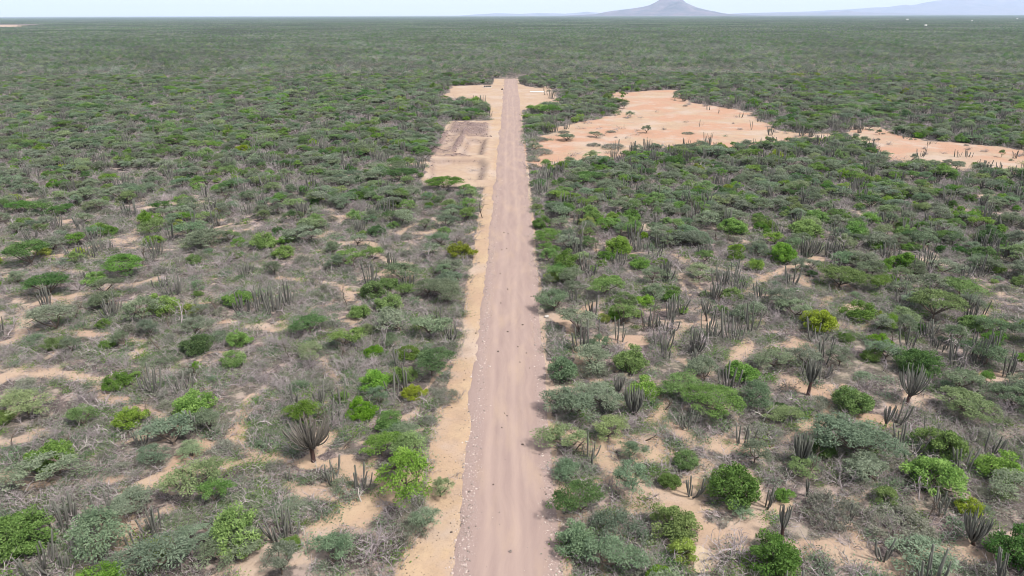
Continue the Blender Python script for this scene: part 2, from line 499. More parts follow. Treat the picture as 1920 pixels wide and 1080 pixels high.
def ground_material():
    m, nt = mat_new('ground_soil')
    out = N(nt, 'ShaderNodeOutputMaterial')
    geo = N(nt, 'ShaderNodeNewGeometry'); P = geo.outputs['Position']
    A = lambda n: N(nt, 'ShaderNodeAttribute', attribute_name=n).outputs['Fac']
    speck = ramp_n(nt, noise_n(nt, P, 4.2, 5, .75), [(.58, 0), (.68, .55)])
    big = noise_n(nt, P, .22, 5, .6); mid = noise_n(nt, P, 1.4, 5, .65); fine = noise_n(nt, P, 7.0, 4, .7); vfine = noise_n(nt, P, 22.0, 3, .7)
    sand = mixc(nt, A('ochre'), (.290, .230, .184), (.318, .232, .146))
    sand = mixc(nt, ramp_n(nt, big, [(.35, 0), (.7, 1)]), sand, (.255, .175, .128))
    huge = noise_n(nt, P, .045, 5, .6)
    sand = mixc(nt, math_n(nt, 'MULTIPLY', A('pink'), ramp_n(nt, huge, [(.44, 0), (.54, .85)])), sand, (.300, .175, .120))
    sand = mixc(nt, ramp_n(nt, noise_n(nt, P, .11, 5, .6), [(.50, 0), (.62, .7)]), sand, (.320, .262, .220))
    sand = mixc(nt, ramp_n(nt, noise_n(nt, P, .5, 6, .75), [(.52, 0), (.66, .45)]), sand, (.20, .145, .112))
    sand = mixc(nt, ramp_n(nt, mid, [(.55, 0), (.75, .55)]), sand, (.22, .165, .125))
    sand = mixc(nt, ramp_n(nt, vfine, [(.58, 0), (.72, .65)]), sand, (.13, .095, .072))
    sand = mixc(nt, speck, sand, (.165, .122, .098))
    lit = ramp_n(nt, fine, [(.34, (.022, .017, .016)), (.47, (.085, .068, .066)), (.60, (.175, .145, .140)), (.78, (.29, .255, .25))])
    lit2 = ramp_n(nt, vfine, [(.36, (.018, .014, .013)), (.5, (.105, .085, .080)), (.66, (.25, .215, .205))])
    lit = mixc(nt, .5, lit, lit2)
    lit = mixc(nt, .22, lit, (.045, .034, .036))
    lit = mixc(nt, ramp_n(nt, noise_n(nt, P, 15.0, 2, .6), [(.66, 0), (.74, .8)]), lit, (.42, .38, .35))
    lit = mixc(nt, ramp_n(nt, noise_n(nt, P, 3.1, 4, .75), [(.40, .0), (.50, .40), (.60, .92)]), lit, (.046, .036, .037))
    lit = mixc(nt, ramp_n(nt, noise_n(nt, P, .55, 6, .7), [(.50, 0), (.60, .85)]), lit, (.275, .215, .190))
    lit = mixc(nt, ramp_n(nt, big, [(.45, 0), (.65, .35)]), lit, (.13, .14, .085))
    b = math_n(nt, 'MULTIPLY_ADD', math_n(nt, 'SUBTRACT', mid, .5), .9, A('bare'))
    b = math_n(nt, 'MULTIPLY_ADD', math_n(nt, 'SUBTRACT', fine, .5), .7, b)
    b = ramp_n(nt, b, [(.32, 0), (.62, 1)])
    col = mixc(nt, b, lit, sand)
    redc = ramp_n(nt, fine, [(.34, (.045, .030, .029)), (.5, (.125, .088, .084)), (.68, (.270, .212, .200))])
    col = mixc(nt, A('red'), col, redc)
    farc = ramp_n(nt, noise_n(nt, P, .006, 6, .7), [(.35, (.050, .066, .040)), (.6, (.080, .092, .060))])
    col = mixc(nt, A('far'), col, farc)
    bs = N(nt, 'ShaderNodeBsdfPrincipled'); bs.inputs['Roughness'].default_value = .95
    bs.inputs['Specular IOR Level'].default_value = .1
    nt.links.new(col, bs.inputs['Base Color'])
    bp = N(nt, 'ShaderNodeBump'); bp.inputs['Strength'].default_value = .6; bp.inputs['Distance'].default_value = .12
    h = math_n(nt, 'ADD', mid, math_n(nt, 'MULTIPLY', fine, .5))
    nt.links.new(h, bp.inputs['Height']); nt.links.new(bp.outputs[0], bs.inputs['Normal'])
    nt.links.new(bs.outputs[0], out.inputs[0])
    return m

def sheet(name, X, Y, Z, attrs, mat):
    nx, ny = X.shape
    V = np.stack([X, Y, Z], -1).reshape(-1, 3)
    i, j = np.meshgrid(np.arange(nx - 1), np.arange(ny - 1), indexing='ij')
    a = (i * ny + j).ravel()
    F = np.stack([a, a + ny, a + ny + 1, a + 1], -1)
    me = bpy.data.meshes.new(name)
    me.vertices.add(len(V)); me.vertices.foreach_set('co', V.astype(np.float32).ravel())
    me.loops.add(F.size); me.loops.foreach_set('vertex_index', F.astype(np.int32).ravel())
    me.polygons.add(len(F)); me.polygons.foreach_set('loop_start', (np.arange(len(F)) * 4).astype(np.int32))
    for n, v in attrs.items():
        at_ = me.attributes.new(n, 'FLOAT', 'POINT'); at_.data.foreach_set('value', v.astype(np.float32).ravel())
    me.materials.append(mat)
    me.update(calc_edges=True)
    me.polygons.foreach_set('use_smooth', np.ones(len(F), bool))
    return link(bpy.data.objects.new(name, me))

ground = sheet('ground', GX, GY, Z_, {'bare': B_, 'ochre': O_, 'red': RED_, 'pink': PINK_, 'far': FAR_}, ground_material())
tag(ground, 'sandy scrubland plain with grey litter and bare tracks', 'ground', kind='structure')

from bisect import bisect
def gz(x, y):
    """ground height by the sheet itself (bilinear)"""
    x = np.asarray(x, float); y = np.asarray(y, float)
    i = np.clip(np.searchsorted(gx, x) - 1, 0, len(gx) - 2); j = np.clip(np.searchsorted(gy, y) - 1, 0, len(gy) - 2)
    u = np.clip((x - gx[i]) / (gx[i + 1] - gx[i]), 0, 1); v = np.clip((y - gy[j]) / (gy[j + 1] - gy[j]), 0, 1)
    return (Z_[i, j] * (1 - u) + Z_[i + 1, j] * u) * (1 - v) + (Z_[i, j + 1] * (1 - u) + Z_[i + 1, j + 1] * u) * v

# ------------------------------------------------------------------ road
def road_material():
    m, nt = mat_new('road_dirt')
    out = N(nt, 'ShaderNodeOutputMaterial')
    geo = N(nt, 'ShaderNodeNewGeometry'); P = geo.outputs['Position']
    A = lambda n: N(nt, 'ShaderNodeAttribute', attribute_name=n).outputs['Fac']
    wob = noise_n(nt, P, .06, 3, .5)
    sxyz = N(nt, 'ShaderNodeSeparateXYZ'); nt.links.new(P, sxyz.inputs[0])
    cxyz = N(nt, 'ShaderNodeCombineXYZ')
    nt.links.new(math_n(nt, 'MULTIPLY_ADD', wob, 5.5, sxyz.outputs[0]), cxyz.inputs[0]); nt.links.new(sxyz.outputs[1], cxyz.inputs[1])
    mp = N(nt, 'ShaderNodeMapping'); mp.inputs['Scale'].default_value = (1.3, .13, 1); nt.links.new(cxyz.outputs[0], mp.inputs[0])
    streak = noise_n(nt, mp.outputs[0], 1.0, 5, .6)
    mp2 = N(nt, 'ShaderNodeMapping'); mp2.inputs['Scale'].default_value = (1.0, .25, 1); nt.links.new(P, mp2.inputs[0])
    blot = noise_n(nt, mp2.outputs[0], .55, 5, .6)
    mid = noise_n(nt, P, 2.2, 5, .65); fine = noise_n(nt, P, 14.0, 4, .75); vf = noise_n(nt, P, 34.0, 3, .8)
    col = mixc(nt, ramp_n(nt, streak, [(.35, 0), (.68, 1)]), (.198, .146, .133), (.238, .178, .156))
    col = mixc(nt, ramp_n(nt, blot, [(.50, 0), (.74, .8)]), col, (.268, .200, .152))
    col = mixc(nt, ramp_n(nt, mid, [(.55, 0), (.8, .35)]), col, (.21, .155, .138))
    col = mixc(nt, ramp_n(nt, fine, [(.60, 0), (.78, .35)]), col, (.16, .12, .108))
    grav = ramp_n(nt, vf, [(.30, (.120, .086, .080)), (.5, (.230, .172, .155)), (.66, (.285, .222, .205)), (.8, (.42, .365, .34))])
    g = math_n(nt, 'MULTIPLY_ADD', math_n(nt, 'SUBTRACT', mid, .5), 1.2, A('gravel'))
    g = ramp_n(nt, g, [(.2, 0), (.95, 1)])
    col = mixc(nt, math_n(nt, 'MULTIPLY', A('track'), math_n(nt, 'MULTIPLY_ADD', blot, .9, -.05, clamp=True)), col, (.278, .212, .182))
    col = mixc(nt, math_n(nt, 'MULTIPLY', g, .85), col, grav)
    bs = N(nt, 'ShaderNodeBsdfPrincipled'); bs.inputs['Roughness'].default_value = .95
    bs.inputs['Specular IOR Level'].default_value = .1
    nt.links.new(col, bs.inputs['Base Color'])
    bp = N(nt, 'ShaderNodeBump'); bp.inputs['Strength'].default_value = .5; bp.inputs['Distance'].default_value = .05
    h = math_n(nt, 'ADD', math_n(nt, 'MULTIPLY', fine, math_n(nt, 'MULTIPLY_ADD', A('gravel'), 1.2, .3)), streak)
    nt.links.new(h, bp.inputs['Height']); nt.links.new(bp.outputs[0], bs.inputs['Normal'])
    nt.links.new(bs.outputs[0], out.inputs[0])
    return m
ru = np.linspace(-4.0, 4.0, 49)
ry = axis([(10, 150, .5), (150, 369, 1.0)])
RU, RY = np.meshgrid(ru, ry, indexing='ij')
RX = RU + ROAD_C(RY)
edge = ROAD_HW + (fbm(RX, RY, 6.0, 51, 4) - .5) * 1.1
RZ = .085 * (1 - (np.abs(RU) / edge) ** 4) + (fbm(RX, RY, .8, 52, 2) - .5) * .02
RZ = np.where(np.abs(RU) > edge, -.12 * (np.abs(RU) - edge) - .0 + .085 * (1 - (np.abs(RU) / edge) ** 4), RZ)
RZ -= .035 * np.exp(-((np.abs(RU + .15) - .95) / .35) ** 2) * .6
RZ += .03
RG = np.maximum(sstep(1.75, 2.6, -RU + (fbm(RX, RY, 4.0, 53) - .5) * 1.2), sstep(2.0, 2.9, RU + (fbm(RX, RY, 4.0, 54) - .5) * 1.2)) * (1 - .9 * sstep(50, 110, RY))
RT = np.maximum(np.exp(-((np.abs(RU + .15 + (fbm(RX * 0, RY, 30, 57) - .5) * 1.6) - .95) / .30) ** 2), .7 * np.exp(-((np.abs(RU - .5 + (fbm(RX * 0, RY, 22, 58) - .5) * 2.2) - .9) / .22) ** 2))
road = sheet('road', RX, RY, RZ, {'gravel': RG, 'track': RT}, road_material())
tag(road, 'straight unpaved dirt road with gravel shoulders', 'road', kind='structure')

def top_z(x, y):
    z = gz(x, y)
    u = np.asarray(x) - ROAD_C(np.asarray(y, float))
    rz = .115 * (1 - (np.abs(u) / ROAD_HW) ** 4)
    return np.where((np.abs(u) < ROAD_HW) & (np.asarray(y) < 369), np.maximum(z, rz), z)

# puddle
pc = at(1312, 1050)
pm, nt = mat_new('puddle_water')
o_ = N(nt, 'ShaderNodeOutputMaterial'); b_ = N(nt, 'ShaderNodeBsdfPrincipled')
b_.inputs['Base Color'].default_value = (.36, .285, .20, 1); b_.inputs['Roughness'].default_value = .18
nt.links.new(b_.outputs[0], o_.inputs[0])
pv = [(0, 0, 0)] + [((.75 + .22 * math.sin(3 * t + 1) + .1 * math.sin(7 * t)) * math.cos(t), (1.0 + .2 * math.sin(2 * t)) * math.sin(t) * 1.1, 0) for t in np.linspace(0, 2 * np.pi, 40, endpoint=False)]
pme = bpy.data.meshes.new('water'); pme.from_pydata(pv, [], [(0, i + 1, (i + 1) % 40 + 1) for i in range(40)]); pme.materials.append(pm)
pud = link(bpy.data.objects.new('water', pme)); pud.location = (*pc, float(gz(*pc)) + .05)
tag(pud, 'small muddy puddle on the pale sand patch', 'puddle', kind='structure')

# ------------------------------------------------------------------ mountains
def hill_mat(name, c1, c2):
    m, nt = mat_new(name)
    o = N(nt, 'ShaderNodeOutputMaterial'); g = N(nt, 'ShaderNodeNewGeometry')
    n = noise_n(nt, g.outputs['Position'], .0024, 8, .75)
    d = N(nt, 'ShaderNodeBsdfDiffuse')
    nt.links.new(ramp_n(nt, n, [(.40, c1), (.60, c2)]), d.inputs[0]); nt.links.new(d.outputs[0], o.inputs[0])
    return m
def ridge(name, pts, dist, depth, mat, label, seed, rough=.06):
    """mountain from its skyline: photo points (px, py) at a given distance"""
    xs, hs = [], []
    for px, py in pts:
        v = CAM_ROT @ Vector(((px - 960) / FPX, (540 - py) / FPX, -1)); t = dist / v.y
        xs.append(v.x * t); hs.append(max(0, CAM_H + v.z * t))
    n, k = 160, 41
    X = np.linspace(xs[0], xs[-1], n)
    H = np.interp(X, xs, hs) * (1 + .16 * (fbm(X, X * 0, depth * .16, seed + 9, 4) - .5))
    U = np.linspace(-1, 1, k)
    XX, UU = np.meshgrid(X, U, indexing='ij')
    YY = dist + UU * depth
    prof = np.clip(1 - np.abs(UU) ** 1.25, 0, 1)
    nn = (fbm(XX, YY, depth * .35, seed, 4) - .5)
    ridgy = np.abs(fbm(XX, YY, depth * .3, seed + 3, 3) - .5) * 2
    ZZ = H[:, None] * prof * (1 + (nn * .7 - .85 * ridgy * (1 - np.abs(prof - .5) * 1.2)) * (1 - np.exp(-(UU / .12) ** 2))) - 3
    YY = YY + nn * depth * .2
    o = sheet(name, XX, YY, ZZ, {}, mat)
    tag(o, label, 'mountain', kind='structure')
rock = hill_mat('mountain_rock', (.028, .036, .042), (.125, .094, .098))
ridge('mountain', [(1040, 30), (1120, 26), (1165, 18), (1200, 13), (1218, 9), (1232, 2), (1245, -7), (1262, -9), (1275, -4), (1285, 5), (1303, 13), (1330, 20), (1352, 25), (1420, 29)], 15000, 1900, rock, 'lone blue peak rising from the plain', 61)
ridge('mountain', [(1350, 27), (1400, 24), (1500, 22), (1560, 19), (1620, 15), (1660, 13), (1700, 8), (1706, 10), (1740, 3), (1800, -3), (1860, 0), (1920, -2), (2050, -4), (2200, 8), (2350, 24)], 25500, 2600, rock, 'long pale mountain range along the right horizon', 62)
ridge('mountain', [(1330, 27), (1420, 24.5), (1520, 23.5), (1570, 22), (1588, 19), (1604, 22.5), (1700, 25), (1820, 26)], 20500, 1300, rock, 'low pale foothills in front of the far range', 63)
ridge('mountain', [(860, 29), (930, 24.5), (975, 26), (1010, 24), (1060, 25.5), (1100, 22), (1140, 25), (1200, 28)], 27000, 1200, rock, 'faint hills behind the lone peak', 64)

# ------------------------------------------------------------------ plant prototypes (crown and trunk as separate meshes)
def mk_umbrella(seed, big=1.0):
    g = np.random.default_rng(seed)
    Rr, H = 1.8 * big, (1.9 + .5 * g.random()) * (.55 + .45 * big)
    lf, tr = MB(), MB()
    n = int(g.integers(30, 44) * big ** 2); lob = g.normal(1, .22, 7)
    th = g.random(n) * 6.283; r = Rr * np.sqrt(g.random(n)) * .86 * np.interp(th, np.linspace(0, 6.283, 7), np.append(lob[:6], lob[0]))
    el = 1 + .35 * g.random()
    off = g.normal(0, .25, 2)
    cx, cy = r * np.cos(th) * el + off[0], r * np.sin(th) / el + off[1]
    cz = H * (.92 - .30 * (r / Rr) ** 2) + g.normal(0, .19, n)
    for i in range(n):
        rad = g.uniform(.26, .66); k = int(g.integers(46, 68) * (.5 + 2.6 * rad))
        o = g.normal(0, 1, (k, 3)); o /= np.maximum(1, np.linalg.norm(o, axis=1, keepdims=True) / 1.6)
        o *= np.array([rad * .66, rad * .66, rad * .2]) * np.append(g.uniform(.7, 1.4, 2), 1)
        c = np.array([cx[i], cy[i], cz[i]]) + o
        c[:, 2] -= .25 * (o[:, 0] ** 2 + o[:, 1] ** 2)
        d = o * np.array([1, 1, .3]) + g.normal(0, .22, (k, 3))
        d[:, 2] -= .1
        nrm = np.array([0, 0, 1.0]) + g.normal(0, .45, (k, 3))
        tone = np.clip(g.normal(.5, .24, k) + g.normal(0, .24), 0, 1)
        lf.quads(leaves(g, c, g.uniform(.13, .25, k), g.uniform(.045, .085, k), d, nrm), tone)
    lim = int(g.integers(4, 7) * big); hub = np.array([0, 0, H * g.uniform(.12, .3)])
    tr.grid(tube([(off[0] * .2, 0, -.25), (0, 0, 0), hub], [.12, .10, .085], 6), .4)
    order = np.argsort(th)
    for q in np.array_split(order, lim):
        m = np.array([cx[q].mean(), cy[q].mean(), H * .62])
        mid = hub + (m - hub) * .5 + np.append(g.normal(0, .12, 2), -.06)
        tr.grid(tube([hub, mid, m], [.075, .055, .042], 5), .4)
        for i in q:
            e = np.array([cx[i], cy[i], cz[i] - .05])
            tr.grid(tube([m, (m + e) / 2 + np.append(g.normal(0, .08, 2), .05), e], [.036, .026, .012], 4), g.uniform(.3, .7))
    return lf, tr, (2 * Rr * .96, H)

def mk_round(seed, big=1.0):
    g = np.random.default_rng(seed)
    Rr, H = 1.6 * big, 1.85 * big
    lf, tr = MB(), MB()
    n = int(g.integers(42, 56) * big ** 2)
    lob = g.normal(0, .20, 8)
    th = g.random(n) * 6.283; ph = np.arccos(1 - g.random(n) * .98)
    rad = g.uniform(.70, .96, n) * (1 + np.interp(th, np.linspace(0, 6.283, 8), lob))
    cx = Rr * rad * np.sin(ph) * np.cos(th); cy = Rr * rad * np.sin(ph) * np.sin(th)
    cz = H * (.28 + .66 * rad * np.cos(ph)) + g.normal(0, .05, n)
    for i in range(n):
        rd = g.uniform(.26, .46); k = int(g.integers(80, 140))
        o = g.normal(0, 1, (k, 3)); o /= np.maximum(1, np.linalg.norm(o, axis=1, keepdims=True) / 1.5)
        o *= rd * np.array([.66, .66, .5])
        c = np.array([cx[i], cy[i], cz[i]]) + o
        c[:, 2] = np.maximum(c[:, 2], .04)
        outw = unit(np.array([cx[i], cy[i], (cz[i] - H * .3) * 1.2]))
        d = outw * .6 + g.normal(0, .55, (k, 3))
        nrm = outw * .5 + np.array([0, 0, .8]) + g.normal(0, .5, (k, 3))
        tone = np.clip(g.normal(.5, .22, k) + g.normal(0, .24), 0, 1)
        lf.quads(leaves(g, c, g.uniform(.12, .20, k), g.uniform(.065, .10, k), d, nrm), tone)
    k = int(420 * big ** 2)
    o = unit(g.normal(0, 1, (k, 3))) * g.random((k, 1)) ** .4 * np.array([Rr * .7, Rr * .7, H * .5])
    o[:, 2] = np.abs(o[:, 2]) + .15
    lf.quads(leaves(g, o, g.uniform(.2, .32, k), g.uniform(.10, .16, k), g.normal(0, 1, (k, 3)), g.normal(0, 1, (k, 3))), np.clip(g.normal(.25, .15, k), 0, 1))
    for i in g.choice(n, 16, replace=False):
        e = np.array([cx[i], cy[i], cz[i]]); b = np.append(g.normal(0, .1, 2), -.2)
        tr.grid(tube([b, e * .5 + np.append(g.normal(0, .1, 2), -.05), e * .95], [.06, .04, .012], 4), g.uniform(.3, .7))
    return lf, tr, (2 * Rr * 1.05, H)

def twigs(g, mb, base, d0, L, r, depth, kids):
    nseg = 4
    p = [np.array(base)]
    d = unit(np.array(d0))
    for s in range(nseg):
        d = unit(d + g.normal(0, .22, 3) + np.array([0, 0, -.03]))
        p.append(p[-1] + d * L / nseg)
    mb.grid(tube(p, np.linspace(r, r * .35, nseg + 1), 3), float(np.clip(g.normal(.5, .38), 0, 1)))
    if depth:
        for _ in range(kids):
            t = g.integers(1, nseg + 1)
            dd = unit(d + g.normal(0, .75, 3) + np.array([0, 0, .1]))
            twigs(g, mb, p[t], dd, L * g.uniform(.4, .7), r * .6, depth - 1, kids)

def mk_dry(seed):
    g = np.random.default_rng(seed)
    tr = MB()
    for _ in range(int(g.integers(10, 15))):
        th = g.random() * 6.283; s = g.uniform(.5, 1.25)
        twigs(g, tr, np.append(g.normal(0, .18, 2), -.05), (math.cos(th) * s, math.sin(th) * s, .8), g.uniform(.7, 1.35), .034, 2, 4)
    lf = MB()
    k = int(g.integers(30, 220))
    th = g.random(k) * 6.283; r = 1.1 * np.sqrt(g.random(k))
    c = np.stack([r * np.cos(th), r * np.sin(th), .25 + .65 * g.random(k) * (1.2 - r)], -1)
    lf.quads(leaves(g, c, g.uniform(.08, .14, k), g.uniform(.05, .08, k), g.normal(0, 1, (k, 3)), g.normal(0, .6, (k, 3)) + np.array([0, 0, 1.0])), np.clip(g.normal(.5, .25, k), 0, 1))
    return lf, tr, (2.3, 1.1)

def mk_low(seed, big=1.0):
    g = np.random.default_rng(seed)
    lf, tr = MB(), MB()
    for _ in range(int(14 * big ** 2)):
        th = g.random() * 6.283
        twigs(g, tr, np.append(g.normal(0, .38, 2) * big, -.05), (math.cos(th), math.sin(th), g.uniform(.4, 1.0)), g.uniform(.5, 1.05), .019, 1, 6)
    n = int(g.integers(16, 26) * big ** 2)
    th = g.random(n) * 6.283; r = np.sqrt(g.random(n)) * .95
    for i in range(n):
        k = int(g.integers(35, 75)); rd = g.uniform(.18, .34)
        o = g.normal(0, 1, (k, 3)) * np.array([rd * .6, rd * .6, rd * .35])
        c = np.array([r[i] * big * math.cos(th[i]), r[i] * big * math.sin(th[i]), .2 + .5 * (1 - r[i] ** 2) * g.uniform(.6, 1.1)]) + o
        c[:, 2] = np.maximum(c[:, 2], .03)
        lf.quads(leaves(g, c, g.uniform(.09, .16, k), g.uniform(.04, .07, k), o + g.normal(0, .3, (k, 3)), g.normal(0, .5, (k, 3)) + np.array([0, 0, 1.0])), np.clip(g.normal(.5, .22, k) + g.normal(0, .15), 0, 1))
    return lf, tr, (2.1 * big, .8)

def stem_rings(L, r, lean, curve, g, ribs=7):
    """one ribbed cactus column of length L; curve > 0 sweeps out from the base, then rises"""
    K = 9
    t = np.linspace(0, 1, K)
    x = lean * t + curve * (1 - np.exp(-t * 4)); y = .05 * np.sin(t * 3 + g.random() * 6) * L * .3
    path = np.stack([x, y - y[0], L * t ** (1.0 if curve < .05 else 1.12)], -1)
    path[0, 2] -= .12
    rad = r * (1 + .10 * np.sin(t * 9 + g.random() * 6)) * np.where(t < .08, .85, 1)
    rings = tube(path, rad, ribs * 2, .26)
    d = unit(path[-1] - path[-2])
    tip = []
    for a in (.5, .82, 1.0):
        rr = rad[-1] * math.cos(a * 1.5)
        c = path[-1] + d * rad[-1] * math.sin(a * 1.5)
        tip.append(c + (rings[-1] - path[-1]) * (rr / rad[-1]))
    return np.concatenate([rings, np.array(tip)])

_g = np.random.default_rng(99)
STEM_V = []
for k in range(8):
    mb = MB()
    mb.grid(stem_rings(2.0, _g.uniform(.058, .08), _g.normal(0, .16), 0.0 if k < 4 else _g.uniform(.15, .5), _g), .5)
    STEM_V.append(mb)
STEM = [m.mesh('stem', [M['cactus']], True) for m in STEM_V]

def stem_layout(g, n, H, spread):
    """placements of a clump's columns: (variant, x, y, rz, tilt, scale_r, scale_z)"""
    out = []
    for i in range(n):
        a = g.random() * 6.283; r = spread * math.sqrt(g.random())
        h = H * (1.0 if i == 0 else g.uniform(.35, 1.0) ** .8) / 2.0
        out.append((int(g.integers(0, 8)) if n > 2 else int(g.integers(0, 4)), r * math.cos(a), r * math.sin(a), a + g.normal(0, .4), abs(g.normal(0, .085)) + .04 * r, g.uniform(.6, 1.0), h))
    return out

def stem_matrix(p):
    v, x, y, rz, tilt, sr, sz = p
    return Matrix.Translation((x, y, 0)) @ Matrix.Rotation(rz, 4, 'Z') @ Matrix.Rotation(tilt, 4, 'Y') @ Matrix.Diagonal((sr, sr, sz, 1))

def apply(mb, mat4, dst, tone=None):
    V = np.concatenate(mb.v); Mx = np.array(mat4)
    V = V @ Mx[:3, :3].T + Mx[:3, 3]
    dst.v.append(V); dst.f.append(np.concatenate(mb.f) + dst.n); dst.t.append(np.concatenate(mb.t) if tone is None else np.full(sum(len(f) for f in mb.f), tone)); dst.m.append(np.concatenate(mb.m)); dst.n += len(V)

def mk_cactus(seed):
    g = np.random.default_rng(seed)
    mb = MB()
    n = int(g.integers(4, 20)); sp = g.uniform(.3, 1.0)
    for p in stem_layout(g, n, 2.3, sp):
        apply(STEM_V[p[0]], stem_matrix(p), mb, g.random())
    return mb, (2 * sp + .3, 2.3)

SHAPES = {'umbrella': [mk_umbrella(100 + i) for i in range(9)] + [mk_umbrella(150 + i, 1.5) for i in range(5)], 'round': [mk_round(200 + i) for i in range(8)] + [mk_round(250 + i, 1.4) for i in range(5)],
          'dry': [mk_dry(300 + i) for i in range(7)], 'low': [mk_low(400 + i) for i in range(7)] + [mk_low(450 + i, 1.8) for i in range(3)]}
BASE_N = {'umbrella': 9, 'round': 8, 'dry': 7, 'low': 7}
CACTI = [mk_cactus(500 + i) for i in range(10)]
_cache = {}
WOOD = {'umbrella': 'bark', 'round': 'bark', 'dry': 'twig', 'low': 'twig'}
def crown_mesh(shape, v, tint):
    k = ('c', shape, v, tint)
    if k not in _cache: _cache[k] = SHAPES[shape][v][0].mesh('crown', [M[tint]])
    return _cache[k]
def trunk_mesh(shape, v):
    k = ('t', shape, v)
    if k not in _cache: _cache[k] = SHAPES[shape][v][1].mesh('trunk', [M[WOOD[shape]]], True)
    return _cache[k]
def whole_mesh(shape, v, tint):
    k = ('w', shape, v, tint)
    if k not in _cache:
        mb = MB(); mb.add(SHAPES[shape][v][0]); mb.add(SHAPES[shape][v][1], 1)
        _cache[k] = mb.mesh(shape, [M[tint], M[WOOD[shape]]])
    return _cache[k]
def cactus_mesh(v):
    k = ('cactus', v)
    if k not in _cache: _cache[k] = CACTI[v][0].mesh('columnar_cactus', [M['cactus']], True)
    return _cache[k]

KIND = {'umbrella': ('thorn_tree', 'tree', 'thorn trees in the scrub', ('crown', 'trunk')), 'round': ('green_shrub', 'shrub', 'green shrubs in the scrub', ('crown', 'stem')),
        'dry': ('dry_shrub', 'dry shrub', 'grey leafless shrubs in the scrub', ('foliage', 'branch')), 'low': ('low_shrub', 'low shrub', 'low grey shrubs in the scrub', ('foliage', 'branch')),
        'cactus': ('columnar_cactus', 'cactus', 'columnar cacti in the scrub', ())}

def plant(shape, v, tint, x, y, rz, sc, label, parts, dz=0.0):
    name, cat, grp, pn = KIND[shape]
    loc = (x, y, float(gz(x, y)) + dz)
    if shape == 'cactus':
        o = link(bpy.data.objects.new(name, cactus_mesh(v)))
        o.location, o.rotation_euler, o.scale = loc, (0, 0, rz), sc
    elif parts:
        o = empty(name, loc, rz, sc)
        link(bpy.data.objects.new(pn[0], crown_mesh(shape, v, tint)), o)
        link(bpy.data.objects.new(pn[1], trunk_mesh(shape, v)), o)
    else:
        o = link(bpy.data.objects.new(name, whole_mesh(shape, v, tint)))
        o.location, o.rotation_euler, o.scale = loc, (0, 0, rz), sc
    return tag(o, label, cat, grp)

def cactus_parts(x, y, n, H, spread, label, seed, name='columnar_cactus'):
    g = np.random.default_rng(seed)
    o = empty(name, (x, y, float(gz(x, y))))
    for p in stem_layout(g, n, H, spread):
        s = link(bpy.data.objects.new('stem', STEM[p[0]]), o)
        s.matrix_local = stem_matrix(p)
    return tag(o, label, 'cactus', KIND['cactus'][2])

